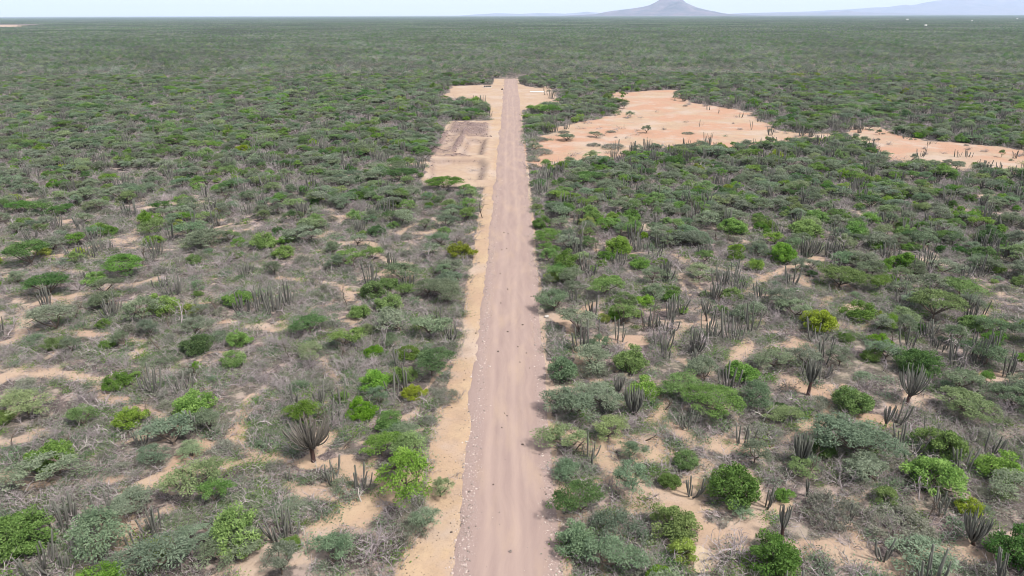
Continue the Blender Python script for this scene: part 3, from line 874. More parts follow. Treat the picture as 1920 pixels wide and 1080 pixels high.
# ------------------------------------------------------------------ plants read off the photograph
# (shape, tint, photo x, photo y of the lowest point, photo width, height factor, what it is)
HEROES = [
 ('round', 'vivid', 363, 785, 86, 1.0, 'dense vivid green dome shrub on the grey litter flat'),
 ('round', 'vivid', 245, 805, 58, 1.15, 'small vivid green shrub on a bare stem'),
 ('round', 'vivid', 445, 1032, 100, 1.15, 'big vivid green dome shrub near the bottom edge'),
 ('umbrella', 'acacia', 445, 1052, 105, .6, 'grey-green skirt under the big vivid dome shrub'),
 ('round', 'green', 34, 1046, 135, 1.0, 'huge leafy green shrub in the bottom left corner'),
 ('umbrella', 'blue', 187, 1056, 108, 1.1, 'bluish green bush with a cactus in it'),
 ('round', 'yellow', 297, 1046, 66, .9, 'yellow-green bush at the bottom edge'),
 ('round', 'vivid', 97, 880, 84, 1.05, 'vivid green shrub by the leftmost sandy gap'),
 ('umbrella', 'acacia', 92, 908, 100, .8, 'grey-green bush in front of the leftmost vivid shrub'),
 ('umbrella', 'light', 55, 785, 82, .8, 'pale green spreading bush by the left edge'),
 ('round', 'vivid', 6, 798, 44, .9, 'small vivid bush cut by the left edge'),
 ('umbrella', 'blue', 327, 838, 98, .75, 'low spreading bluish bush on orange soil'),
 ('umbrella', 'blue', 290, 866, 55, .8, 'bluish bush below the low spreading one'),
 ('umbrella', 'light', 360, 858, 55, .5, 'flat yellowish bush on the orange soil'),
 ('umbrella', 'light', 358, 936, 95, 1.0, 'airy light green tree around a green cactus'),
 ('umbrella', 'acacia', 255, 968, 80, .8, 'grey-green bush along the sandy bend'),
 ('low', 'acacia', 340, 985, 72, .8, 'grey-green bush between two cactus clumps'),
 ('umbrella', 'blue', 378, 1022, 62, .8, 'bluish bush beside the big vivid dome shrub'),
 ('umbrella', 'blue', 312, 1072, 110, .8, 'bluish bush cut by the bottom edge'),
 ('round', 'green', 548, 1032, 42, .9, 'dull green bush under the bottom cactus stand'),
 ('umbrella', 'blue', 625, 1066, 78, 1.0, 'bluish tree on the bottom sand patch'),
 ('low', 'acacia', 500, 822, 78, .7, 'grey bush left of the candelabra cactus'),
 ('low', 'acacia', 640, 915, 60, .6, 'grey-green bush under the stub cacti'),
 ('low', 'acacia', 460, 960, 110, .7, 'wide grey-green bush above the big dome shrub'),
 ('low', 'acacia', 545, 965, 85, .7, 'sparse grey-green bush by the lower sand patch'),
 ('umbrella', 'green', 717, 858, 66, 1.0, 'thin green parasol tree by the sand verge'),
 ('umbrella', 'acacia', 763, 830, 60, .7, 'low bush between parasol tree and verge'),
 ('umbrella', 'green', 762, 932, 98, 1.35, 'tall feathery green tree on the sand verge'),
 ('umbrella', 'light', 826, 932, 40, 1.5, 'thin wispy sapling on the sand verge'),
 ('umbrella', 'blue', 790, 988, 58, 1.2, 'bluish tree below the tall feathery tree'),
 ('low', 'grey', 768, 1010, 66, 1.2, 'dark grey-green low bush by the bottom verge'),
 ('dry', 'grey', 728, 985, 56, 1.0, 'grey bare bush by the bottom verge'),
 ('dry', 'grey', 700, 1048, 110, 1.0, 'wide tangle of grey twigs at the bottom'),
 ('round', 'yellow', 775, 750, 46, 1.0, 'yellow-green parasol bush near the verge'),
 ('round', 'vivid', 705, 735, 62, 1.0, 'vivid green bush with a dark hollow'),
 ('round', 'vivid', 683, 788, 56, 1.1, 'yellowish vivid bush below the dark hollow'),
 ('umbrella', 'dark', 810, 708, 94, 1.0, 'wide dark green tree beside the verge'),
 ('low', 'grey', 835, 752, 62, 1.2, 'grey-green low bush on the verge edge'),
 ('umbrella', 'acacia', 750, 624, 72, 1.1, 'rounded grey-green tree above the dark tree'),
 ('umbrella', 'acacia', 805, 632, 70, .9, 'grey-green tree by the narrow verge'),
 ('low', 'grey', 838, 658, 58, 1.1, 'grey low bush bulging into the verge'),
 ('umbrella', 'acacia', 730, 652, 36, .9, 'small faded green tree in grey litter'),
 ('round', 'light', 693, 626, 35, .7, 'small pale green bush in grey litter'),
 ('umbrella', 'dark', 582, 628, 62, .8, 'dark flat bush amid grey scrub'),
 ('umbrella', 'light', 580, 672, 52, .7, 'light green flat tree amid grey scrub'),
 ('round', 'green', 640, 565 + 190, 40, .8, 'mid green bush among dark cactus posts'),
 ('round', 'green', 220, 732, 54, 1.0, 'dark green round bush on the left footpath'),
 ('round', 'vivid', 440, 690, 52, .9, 'green shrub with a dark hollow base'),
 ('round', 'dark', 370, 668, 62, 1.0, 'dark pointed bush in grey scrub'),
 ('low', 'acacia', 300, 680, 85, .6, 'flat grey-green bush left of the dark pointed bush'),
 ('round', 'green', 105, 658, 42, .9, 'green round bush by the upper left footpath'),
 ('umbrella', 'acacia', 107, 622, 66, 1.2, 'open thorn tree with a dark trunk'),
 ('round', 'vivid', 312, 594, 58, 1.1, 'vivid green bush beside a grey thicket'),
 ('round', 'yellow', 352, 592, 38, 1.0, 'olive bush touching the grey thicket'),
 ('umbrella', 'acacia', 268, 605, 60, 1.1, 'grey-green tree left of the vivid bush'),
 ('round', 'vivid', 445, 573, 58, .7, 'flat vivid green bush near the cactus grove'),
 ('umbrella', 'dark', 96, 558, 80, 1.0, 'wide dark tree over a sandy path'),
 ('round', 'vivid', 181, 538, 42, .9, 'bright green tree beside the wide dark tree'),
 ('umbrella', 'dark', 60, 500, 78, 1.1, 'dark trunked thicket near the left edge'),
 ('round', 'yellow', 82, 480, 30, 1.1, 'yellow tree rising out of the dark thicket'),
 ('round', 'yellow', 148, 480, 24, 1.0, 'small yellow bush right of the dark thicket'),
 ('umbrella', 'green', 240, 520, 92, .9, 'broad green tree in the left scrub'),
 ('round', 'vivid', 497, 470, 52, 1.1, 'tall vivid green tree in the left scrub'),
 ('round', 'green', 530, 486, 44, .9, 'green bush at the foot of the tall vivid tree'),
 ('round', 'vivid', 285, 462, 38, .8, 'bright flat bush over dark stems'),
 ('round', 'yellow', 335, 430, 26, 1.0, 'yellow ball bush beside a grey cactus'),
 ('round', 'vivid', 280, 424, 38, 1.1, 'bright tree on a thin stem by the sandy track'),
 ('round', 'vivid', 180, 441, 40, .7, 'bright flat bush left of the sandy track'),
 ('umbrella', 'dark', 33, 403, 54, .8, 'dark flat tree at the left edge'),
 ('umbrella', 'dark', 120, 403, 48, .8, 'dark flat tree above the sandy track'),
 ('round', 'vivid', 48, 425, 32, 1.0, 'bright bush below the dark flat tree'),
 ('umbrella', 'acacia', 380, 470, 95, .8, 'grey-green layered tree in the left scrub'),
 ('umbrella', 'green', 700, 490, 42, .9, 'green tree by the road scrub'),
 ('round', 'yellow', 865, 486, 52, .9, 'olive bush on the edge of the verge'),
 ('round', 'vivid', 668, 415, 34, .9, 'bright bush in dense left scrub'),
 ('umbrella', 'acacia', 840, 572, 74, 1.0, 'broad grey-green tree on the verge edge'),
 ('umbrella', 'acacia', 755, 530, 75, .9, 'flat grey-green tree near the cactus posts'),
 ('round', 'green', 697, 562, 58, 1.0, 'green bush of a bright cluster of three'),
 ('round', 'vivid', 731, 546, 46, 1.0, 'bright bush of a cluster of three'),
 ('round', 'vivid', 728, 586, 54, 1.1, 'vivid lowest bush of a cluster of three'),
 ('round', 'green', 677, 597, 44, .9, 'olive bush left of the bright cluster'),
 ('umbrella', 'blue', 1040, 585, 74, 1.0, 'dark bluish tree hugging the road edge'),
 ('round', 'blue', 1056, 716, 64, 1.15, 'rounded bluish tree leaning to the road'),
 ('low', 'grey', 1112, 705, 70, 1.1, 'grey-green bush behind the rounded bluish tree'),
 ('round', 'vivid', 1180, 700, 60, 1.2, 'tall vivid green tree right of the road'),
 ('umbrella', 'acacia', 1110, 690, 75, .8, 'bluish grey bush left of the tall vivid tree'),
 ('umbrella', 'acacia', 1085, 628, 66, 1.0, 'grey-green tree above the roadside cactus'),
 ('round', 'yellow', 1133, 606, 26, 1.1, 'yellow tuft on a thin stem'),
 ('umbrella', 'green', 1133, 560, 55, 1.0, 'green bush behind the side track'),
 ('round', 'green', 1170, 580, 46, .9, 'green bush beside the side track'),
 ('round', 'green', 1060, 510, 52, 1.1, 'rounded green tree by the road'),
 ('round', 'green', 1013, 430, 36, 1.0, 'small round bush touching the road edge'),
 ('umbrella', 'green', 1025, 460, 56, .9, 'flat green tree touching the road edge'),
 ('round', 'green', 1160, 480, 66, .9, 'broad olive green bush in the right scrub'),
 ('round', 'vivid', 1200, 506, 42, .9, 'bright bush in the right scrub'),
 ('round', 'yellow', 1098, 425, 34, .9, 'olive bush a little right of the road'),
 ('umbrella', 'blue', 1070, 780, 84, 1.0, 'bluish tree with dark shade at the road edge'),
 ('umbrella', 'acacia', 1125, 765, 80, .8, 'grey-green tree behind the bluish roadside tree'),
 ('umbrella', 'light', 1058, 845, 78, .85, 'wispy tree reaching over the road edge'),
 ('umbrella', 'light', 1140, 828, 56, 1.1, 'pale parasol tree on orange soil'),
 ('round', 'vivid', 1205, 752, 60, 1.0, 'bright bush behind the urn cactus'),
 ('umbrella', 'blue', 1075, 898, 60, .8, 'bluish low bush under dead posts'),
 ('umbrella', 'blue', 1186, 922, 66, 1.2, 'bluish tree on a strip of sand'),
 ('umbrella', 'blue', 1180, 862, 48, 1.0, 'slim feathery tree above the sand strip'),
 ('umbrella', 'dark', 1090, 965, 84, 1.0, 'dark bluish bush by the lower road edge'),
 ('low', 'blue', 1160, 1008, 118, 1.4, 'wide grey tangled bush near the bottom'),
 ('round', 'blue', 1080, 1036, 82, 1.0, 'round bristly bush at the bottom road edge'),
 ('umbrella', 'blue', 1145, 1072, 95, .9, 'bluish bush at the bottom right of the road'),
 ('round', 'vivid', 1268, 1010, 90, .9, 'leafy bright bush above the puddle'),
 ('round', 'yellow', 1278, 1048, 62, 1.1, 'yellowish bush beside the puddle'),
 ('round', 'green', 1255, 915, 46, 1.0, 'dark bush on the sand strip'),
 ('round', 'green', 1283, 880, 52, .9, 'dense green bush in front of the sandy bend'),
 ('umbrella', 'green', 1340, 782, 105, .9, 'broad green tree above the sandy bend'),
 ('umbrella', 'green', 1280, 745, 66, .9, 'light green tree left of the broad one'),
 ('umbrella', 'blue', 1410, 762, 62, 1.0, 'bluish tree right of the broad green tree'),
 ('umbrella', 'light', 1463, 790, 58, .7, 'flat light green tree by the grey twigs'),
 ('low', 'grey', 1435, 822, 80, .9, 'dark low bush on the sandy bend'),
 ('low', 'grey', 1535, 768, 75, .9, 'grey low bush by the flat sand patch'),
 ('round', 'vivid', 1597, 776, 78, 1.15, 'bristly bright green shrub by orange sand'),
 ('umbrella', 'light', 1800, 780, 100, .9, 'pale green broad tree on the right'),
 ('umbrella', 'blue', 1600, 858, 140, .9, 'very wide grey-green tree on the right'),
 ('round', 'dark', 1540, 855, 52, .9, 'dark bush left of the very wide tree'),
 ('round', 'vivid', 1765, 860, 86, 1.0, 'bright dome shrub among dead sticks'),
 ('round', 'vivid', 1740, 916, 106, .85, 'wide bright flat shrub in tangled scrub'),
 ('round', 'vivid', 1868, 902, 82, .9, 'bright shrub near the right edge'),
 ('umbrella', 'acacia', 1885, 925, 75, .8, 'grey-green bush under the right edge shrub'),
 ('round', 'yellow', 1815, 966, 50, 1.2, 'olive bush below the wide bright shrub'),
 ('round', 'green', 1377, 946, 102, 1.3, 'tall double green shrub by the bent sand track'),
 ('umbrella', 'blue', 1395, 962, 52, .6, 'bluish spray at the foot of the double shrub'),
 ('round', 'green', 1466, 940, 40, 1.0, 'small olive bush beside a leaning cactus'),
 ('round', 'green', 1453, 1076, 104, 1.0, 'bristly green bush at the bottom edge'),
 ('dry', 'grey', 1375, 1046, 88, 1.0, 'mauve tangle of twigs beside the puddle'),
 ('round', 'dark', 1900, 1062, 100, 1.0, 'dark shrub in the bottom right corner'),
 ('low', 'grey', 1560, 975, 120, 1.3, 'broad grey-green low bush in tangled litter'),
 ('low', 'grey', 1690, 1000, 130, 1.1, 'wide silvery low bush above the lower track'),
 ('low', 'grey', 1695, 1033, 42, .8, 'small isolated low bush on the lower track'),
 ('umbrella', 'blue', 1740, 1068, 110, .6, 'flat bluish bush at the bottom edge'),
 ('umbrella', 'acacia', 1640, 905, 85, .8, 'grey-green tree under the very wide one'),
 ('umbrella', 'light', 1505, 890, 52, .8, 'light green spray beside the urn cactus'),
 ('round', 'dark', 1715, 708, 88, 1.0, 'dark olive tree with a black shaded side'),
 ('umbrella', 'blue', 1845, 692, 72, .9, 'bluish tree under the tall cactus stand'),
 ('umbrella', 'acacia', 1320, 716, 62, 1.1, 'rounded grey-green tree near a stump'),
 ('round', 'green', 1390, 716, 66, 1.0, 'olive bush right of the stump'),
 ('umbrella', 'acacia', 1450, 695, 60, .9, 'flat grey-green tree left of the tree cactus'),
 ('umbrella', 'acacia', 1510, 690, 50, 1.1, 'brownish thorn tree behind the tree cactus'),
 ('round', 'vivid', 1609, 606, 58, 1.0, 'vivid round tree in cactus scrub'),
 ('round', 'yellow', 1537, 626, 64, 1.1, 'olive yellow bush with cactus columns'),
 ('umbrella', 'light', 1748, 606, 88, 1.2, 'large light green dome tree on the right'),
 ('umbrella', 'light', 1690, 606, 42, 1.0, 'light tree left of the large dome tree'),
 ('umbrella', 'green', 1800, 567, 64, .9, 'dark flat tree behind the large dome tree'),
 ('umbrella', 'green', 1573, 542, 88, .9, 'broad green tree beyond the trail'),
 ('umbrella', 'blue', 1573, 502, 46, .9, 'bluish tree at the head of the trail'),
 ('round', 'vivid', 1418, 508, 34, 1.1, 'vivid bush at the side of the trail'),
 ('round', 'vivid', 1465, 494, 58, 1.2, 'tall green tree left of the trail head'),
 ('round', 'green', 1377, 487, 38, 1.0, 'olive bush left of the trail'),
 ('round', 'light', 1587, 470, 38, 1.1, 'pale yellow-green ball tree'),
 ('round', 'vivid', 1510, 450, 66, .9, 'wide bright tree before cactus columns'),
 ('round', 'green', 1605, 447, 50, .9, 'green dome tree right of the wide bright tree'),
 ('round', 'vivid', 1375, 442, 62, .8, 'light bright tree in dense scrub'),
 ('round', 'vivid', 1424, 426, 30, 1.0, 'small vivid bush in dense scrub'),
 ('round', 'vivid', 1535, 421, 46, .9, 'bright tree with a dark base'),
 ('umbrella', 'light', 1310, 532, 54, .9, 'light green bush left of the trail foot'),
 ('round', 'vivid', 1690, 506, 50, .9, 'bright leaning bush on the right'),
 ('round', 'green', 1654, 511, 34, .9, 'olive bush beside the bright leaning bush'),
 ('round', 'dark', 1855, 462, 52, 1.0, 'dark olive tree near the right edge'),
 ('round', 'green', 1838, 492, 52, .9, 'green tree below the dark olive one'),
 ('umbrella', 'light', 1897, 496, 52, 1.0, 'light tree at the right edge'),
 ('umbrella', 'green', 1030, 220, 40, 1.1, 'dark tree between road and clearing'),
 ('umbrella', 'vivid', 1012, 216, 45, .9, 'bright tree below the junction'),
 ('umbrella', 'acacia', 1062, 266, 38, .7, 'lone flat thorn tree on the clearing edge'),
 ('umbrella', 'acacia', 1118, 259, 26, .6, 'tiny thorn bush on the pink clearing'),
 ('low', 'grey', 1057, 250, 24, .8, 'low grey mound bush on the clearing edge'),
 ('umbrella', 'acacia', 1212, 250, 18, 1.3, 'thin bare tree on the clearing'),
 ('low', 'grey', 1013, 266, 32, 1.0, 'low grey-green bush between road and clearing'),
 ('low', 'grey', 1113, 275, 28, .9, 'low bush on the orange part of the clearing'),
 ('low', 'grey', 1150, 280, 46, .9, 'wide low bush at the near rim of the clearing'),
 ('low', 'grey', 1016, 290, 42, 1.0, 'grey-green bush by the road below the clearing'),
 ('low', 'grey', 1000, 303, 28, 1.0, 'small grey bush at the road edge below the clearing'),
 ('low', 'grey', 1145, 249, 22, .8, 'tiny low bush in the middle of the pink soil'),
 ('low', 'grey', 1290, 252, 24, .7, 'flat low bush among the clearing poles'),
 ('umbrella', 'dark', 750, 342, 62, .8, 'dark spreading tree by the dirt pits'),
 ('round', 'green', 790, 294, 36, .9, 'green bush beside the spoil heaps'),
 ('umbrella', 'green', 835, 362, 70, .8, 'bright tree just below the dirt pits'),
]
# columnar cacti: photo x, base y, height px, columns, spread px, what it is
CACT = [
 (218, 585, 38, 3, 7, 'three green cactus posts by a footpath'),
 (120, 985, 62, 16, 50, 'wide grey clump of cacti beside the corner shrub'),
 (190, 985, 58, 13, 42, 'row of brown cactus posts on the sandy bend'),
 (70, 1062, 60, 9, 46, 'pale tipped cactus clump in the bottom left corner'),
 (112, 1070, 46, 6, 26, 'short pale cacti right of the corner clump'),
 (192, 1054, 36, 2, 6, 'twin green cactus in the bluish bush'),
 (292, 1006, 56, 10, 16, 'slender grey cactus clump by the sandy bend'),
 (257, 1030, 40, 4, 14, 'small forked cactus on bare soil'),
 (355, 910, 36, 7, 14, 'green cactus in the airy light tree'),
 (410, 916, 46, 1, 1, 'single cactus pole leaning left'),
 (530, 1012, 58, 15, 42, 'dense cactus stand at the bottom edge'),
 (263, 838, 32, 8, 16, 'grey cactus clump below the stemmed shrub'),
 (540, 902, 26, 2, 8, 'two stub cacti on the sand'),
 (628, 898, 40, 11, 34, 'row of short stub cacti below the candelabra'),
 (552, 760, 40, 5, 12, 'dark cactus posts left of the mid green bush'),
 (604, 755, 38, 6, 14, 'dark cactus posts in the middle left'),
 (642, 760, 44, 6, 12, 'tall dark cactus posts beside orange soil'),
 (620, 785, 30, 9, 26, 'dark low cactus thicket above the candelabra'),
 (740, 748, 46, 3, 5, 'tall cactus posts left of the yellow parasol bush'),
 (750, 690, 40, 4, 8, 'brown cactus posts beside the wide dark tree'),
 (485, 582, 44, 10, 22, 'left third of the grey cactus grove'),
 (512, 586, 50, 14, 22, 'middle of the grey cactus grove'),
 (540, 572, 46, 12, 20, 'right third of the grey cactus grove'),
 (355, 440, 44, 9, 20, 'grey cactus clump by the yellow ball bush'),
 (175, 480, 34, 8, 26, 'purple grey cactus behind the dark thicket'),
 (282, 490, 24, 7, 14, 'dark cactus under the bright flat bush'),
 (693, 532, 42, 11, 24, 'cactus posts above the bright cluster'),
 (815, 600, 28, 8, 24, 'short cacti near the narrow verge'),
 (1093, 660, 58, 12, 24, 'tall cactus stand by the roadside track'),
 (1125, 645, 42, 3, 7, 'twisted pale cactus right of the roadside stand'),
 (1160, 640, 42, 6, 18, 'thin brown cacti on pale sand'),
 (1250, 672, 44, 7, 16, 'brown cactus posts near the tall vivid tree'),
 (1290, 695, 40, 8, 10, 'thick dark cactus stump clump'),
 (1097, 512, 36, 9, 18, 'grey cactus beside the rounded road tree'),
 (1143, 775, 42, 9, 16, 'grey cactus left of the urn cactus'),
 (1288, 805, 34, 9, 18, 'grey cactus bush under the broad green tree'),
 (1107, 862, 46, 8, 26, 'blackish cactus with a dead stalk'),
 (1390, 838, 42, 6, 22, 'five dark cactus posts on the sandy bend'),
 (1437, 952, 50, 6, 16, 'green cactus beside the tall double shrub'),
 (1298, 932, 42, 7, 14, 'dark cactus on red soil by the double shrub'),
 (1657, 1052, 46, 5, 10, 'leaning cactus on the lower track'),
 (1375, 640, 60, 11, 34, 'tall grey cactus stand on pale sand'),
 (1408, 620, 46, 7, 16, 'bluish cactus columns right of the tall stand'),
 (1545, 680, 52, 9, 22, 'tall cactus columns above the tree cactus'),
 (1530, 640, 44, 7, 20, 'cactus columns in front of the olive yellow bush'),
 (1700, 650, 38, 9, 24, 'purple cactus clump in the right scrub'),
 (1790, 690, 54, 10, 26, 'left part of the tall right cactus stand'),
 (1830, 680, 62, 15, 28, 'centre of the tall right cactus stand'),
 (1865, 670, 56, 12, 24, 'right part of the tall right cactus stand'),
 (1890, 705, 48, 10, 22, 'cactus clump below the tall right stand'),
 (1563, 455, 38, 10, 26, 'cactus columns behind the wide bright tree'),
 (1455, 440, 24, 10, 30, 'row of cactus stubs in dense scrub'),
 (1375, 552, 28, 8, 26, 'greenish cactus by the trail foot'),
 (1424, 560, 26, 9, 30, 'dark cactus on the trail'),
 (1742, 475, 26, 7, 20, 'cactus columns behind a white stone'),
 (1680, 795, 46, 5, 10, 'slim cactus posts on orange sand'),
 (1700, 850, 54, 11, 36, 'slanting cactus thicket left of the bright dome'),
 (1750, 825, 40, 10, 40, 'cactus row behind the bright dome shrub'),
 (1650, 838, 30, 3, 8, 'stub cactus posts by the slim ones'),
 (1560, 800, 30, 6, 22, 'cactus tips above the very wide tree'),
 (1805, 888, 48, 9, 22, 'grey cactus right of the bright dome shrub'),
 (1850, 850, 42, 9, 30, 'cactus posts near the right edge'),
 (1760, 960, 44, 9, 26, 'grey cactus under the wide bright shrub'),
 (1595, 975, 34, 2, 6, 'two pale cactus posts in the low tangle'),
 (1515, 930, 36, 2, 5, 'short cactus post in grey litter'),
 (1311, 238, 12, 1, 1, 'lone cactus pole in the middle of the clearing'),
 (1320, 262, 13, 1, 1, 'dark cactus pole at the near rim of the clearing'),
 (1409, 243, 16, 2, 2, 'dark cactus pair at the end of the clearing'),
 (1328, 206, 12, 5, 8, 'cactus group on the far rim of the clearing'),
 (1346, 213, 9, 2, 3, 'cactus stump on the far rim of the clearing'),
 (1388, 220, 9, 5, 7, 'small cactus bush on the far rim'),
 (1422, 228, 14, 8, 14, 'cactus cluster closing the far rim'),
 (1725, 293, 15, 10, 17, 'grey cactus clump on the right clearing'),
 (1738, 280, 9, 1, 1, 'short pole behind the grey clearing clump'),
 (1795, 294, 13, 7, 12, 'left row of cactus posts on the right clearing'),
 (1817, 295, 13, 8, 14, 'right row of cactus posts on the right clearing'),
 (1826, 317, 17, 7, 14, 'cactus row on the near rim of the right clearing'),
 (1847, 315, 14, 5, 10, 'cactus posts ending the near rim row'),
 (1697, 260, 8, 3, 4, 'fan cactus on the right clearing'),
 (1684, 254, 10, 5, 6, 'brown cactus group behind the fan cactus'),
 (1740, 270, 6, 4, 5, 'low cactus on the upper right clearing'),
]
# tree cacti: photo x, base y, total height px, width px, trunk share, arms, what it is
TREEC = [
 (588, 864, 88, 66, .36, 84, 'big candelabra cactus on a dark trunk'),
 (1515, 741, 66, 32, .42, 34, 'tree cactus on a thin trunk over sand'),
 (1465, 1012, 70, 20, .38, 10, 'narrow tree cactus on a dark leg'),
 (1700, 757, 70, 74, .25, 38, 'sprawling candelabra cactus with pale arms'),
 (1497, 872, 62, 38, .12, 44, 'grey urn shaped cactus on the right'),
 (1195, 780, 58, 46, .10, 52, 'urn cactus before the bright bush'),
 (1825, 1020, 66, 54, .14, 40, 'splayed cactus near the bottom right'),
 (1325, 602, 38, 26, .34, 16, 'small candelabra cactus beside pale sand'),
 (567, 408, 30, 42, .12, 34, 'grey dome shaped cactus in the left scrub'),
 (1660, 800, 44, 24, .2, 9, 'forked cactus beside the orange sand'),
 (1160, 740, 34, 22, .15, 14, 'small grey urn cactus in the middle right'),
 (258, 300, 22, 22, .3, 24, 'dark candelabra cactus far on the left'),
 (13, 300, 20, 20, .2, 20, 'grey dome cactus at the far left edge'),
]
# dead little trees / posts: photo x, base y, height px, lean, material, what it is
DEAD = [
 (22, 838, 24, .5, 'bark', 'bent dead tree by the left edge'),
 (258, 1006, 40, -.5, 'bark', 'crooked dead tree on bare soil'),
 (428, 900, 26, .6, 'bark', 'curved dead stem beside the leaning pole'),
 (237, 926, 20, .1, 'bark', 'short dead stump on the sandy bend'),
 (1072, 852, 40, .15, 'bark', 'forked dead post near the road'),
 (1093, 812, 18, .6, 'bone', 'bleached branch arching over orange soil'),
 (1207, 826, 26, .7, 'bark', 'two armed dead tree on the sand strip'),
 (1246, 768, 22, .3, 'bark', 'dead stump on the red track'),
 (677, 940, 24, .2, 'bone', 'white forked branch by the sand verge'),
 (1087, 456, 26, .3, 'twig', 'grey bare tree in the roadside scrub'),
 (640, 842, 32, .5, 'bark', 'arching dead limb beside the candelabra'),
 (1720, 862, 26, .4, 'bone', 'white sticks beside the bright dome shrub'),
 (1775, 880, 24, -.4, 'bone', 'white sticks in front of the bright dome shrub'),
 (1470, 905, 26, .2, 'bone', 'pale forked stick behind the small olive bush'),
 (1430, 790, 30, .5, 'bone', 'pale bare twigs on the sandy bend'),
 (1560, 640, 24, .3, 'bone', 'pale dead tree in the right tangle'),
 (303, 660, 28, .1, 'bark', 'thin dead trunk in grey scrub'),
 (1225, 620, 34, .2, 'bark', 'bare brown stems by the pale sand'),
 (570, 1006, 22, -.3, 'bone', 'pale stick at the foot of the cactus stand'),
 (140, 850, 28, .9, 'bone', 'bleached fallen limb behind the leftmost vivid shrub'),
 (905, 408, 30, -.1, 'bark', 'slanting bare trunk on the verge'),
 (1535, 505, 24, 1.2, 'bone', 'fallen grey limb across the trail head'),
]

occ = []      # (x, y, r) taken ground
hero_rows = []
hseed = 0
def note(x, y, r, ref): 
    occ.append((x, y, r)); hero_rows.append((x, y, r, ref))

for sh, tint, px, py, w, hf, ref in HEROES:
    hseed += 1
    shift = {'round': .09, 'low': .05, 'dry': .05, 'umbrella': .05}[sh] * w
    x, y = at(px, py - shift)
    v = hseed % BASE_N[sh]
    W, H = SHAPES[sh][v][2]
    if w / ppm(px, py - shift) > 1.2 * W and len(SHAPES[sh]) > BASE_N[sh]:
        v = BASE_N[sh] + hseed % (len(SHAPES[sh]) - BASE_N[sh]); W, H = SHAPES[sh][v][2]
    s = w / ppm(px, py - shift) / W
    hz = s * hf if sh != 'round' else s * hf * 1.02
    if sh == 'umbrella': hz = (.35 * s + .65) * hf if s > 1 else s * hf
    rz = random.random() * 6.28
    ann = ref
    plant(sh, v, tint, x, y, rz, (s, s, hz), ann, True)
    note(x, y, s * W * .5, ref)

for i, (px, py, h, n, sp, ref) in enumerate(CACT):
    x, y = at(px, py)
    k = ppm(px, py)
    H = h / k / .93
    S = sp / k * .5
    if y < 190: cactus_parts(x, y, n, H, S, ref, 900 + i)
    else:
        g = np.random.default_rng(900 + i); mb = MB()
        for p in stem_layout(g, n, H, S):
            p = (*p[:5], p[5] * 1.2, p[6]); apply(STEM_V[p[0]], stem_matrix(p), mb, g.random())
        o = link(bpy.data.objects.new('columnar_cactus', mb.mesh('columnar_cactus', [M['cactus']], True)))
        o.location = (x, y, float(gz(x, y))); tag(o, ref, 'cactus', KIND['cactus'][2])
    note(x, y, max(S, .3), ref)

ARM_V = []
_g = np.random.default_rng(77)
for k in range(6):
    mb = MB(); mb.grid(stem_rings(1.0, .045, 0, 0.02, _g, 6), .5); ARM_V.append(mb)
def bent_arm(g, L, r, tilt, az, up=True):
    """arm that leaves the trunk at a slant and turns upward"""
    K = 8; t = np.linspace(0, 1, K)
    ang = tilt * (1 - .68 * t) if up else tilt * (1.1 - 1.0 * t ** .5)
    hx = np.concatenate([[0], np.cumsum(np.sin(ang[1:]) * L / (K - 1))]); hz = np.concatenate([[0], np.cumsum(np.cos(ang[1:]) * L / (K - 1))])
    wob = np.cumsum(g.normal(0, .012, K)) * L
    path = np.stack([hx * math.cos(az) - wob * math.sin(az), hx * math.sin(az) + wob * math.cos(az), hz], -1)
    rad = r * np.concatenate([np.linspace(.9, 1, K - 2), [.85, .35]])
    return tube(path, rad, 10, .22)
for i, (px, py, h, w, ts, n, ref) in enumerate(TREEC):
    g = np.random.default_rng(1300 + i)
    x, y = at(px, py); k = ppm(px, py)
    H = h / k / .92; W = w / k
    o = empty('tree_cactus', (x, y, float(gz(x, y))), 0)
    th = H * ts; rt = max(.07, min(.17, .045 * H))
    mb = MB(); lean = g.normal(0, .05) * H
    mb.grid(tube([(0, 0, -.2), (0, 0, 0), (lean * .3, .02, th * .5), (lean, 0, th), (lean * 1.2, 0, th + .15)], [rt * 1.25, rt * 1.15, rt * .9, rt * .95, rt * .8], 9), .5)
    link(bpy.data.objects.new('trunk', mb.mesh('trunk', [M['cactrunk']], True)), o)
    tmax = math.atan2(W * .5, (H - th) * .75)
    for a in range(n):
        u = math.sqrt((a + .5) / n)
        tilt = min(1.45, u * tmax * (2.3 if n > 60 else 2.0)); L = (H - th) * g.uniform(.72, 1.02) * (1 + .12 * u)
        mb = MB(); az = a * 2.39996 + g.normal(0, .3)
        mb.grid(bent_arm(g, L, g.uniform(.042, .066) * (1.0 if n < 27 else .95), tilt, az, n > 60), g.random())
        c = link(bpy.data.objects.new('arm', mb.mesh('arm', [M['cacarm' if n > 60 else 'cactus']], True)), o)
        c.location = (lean + .05 * math.cos(az), .05 * math.sin(az), th - .06 + g.uniform(-.1, .1) * th)
    tag(o, ref, 'cactus', 'tree cacti in the scrub')
    note(x, y, W * .4, ref)

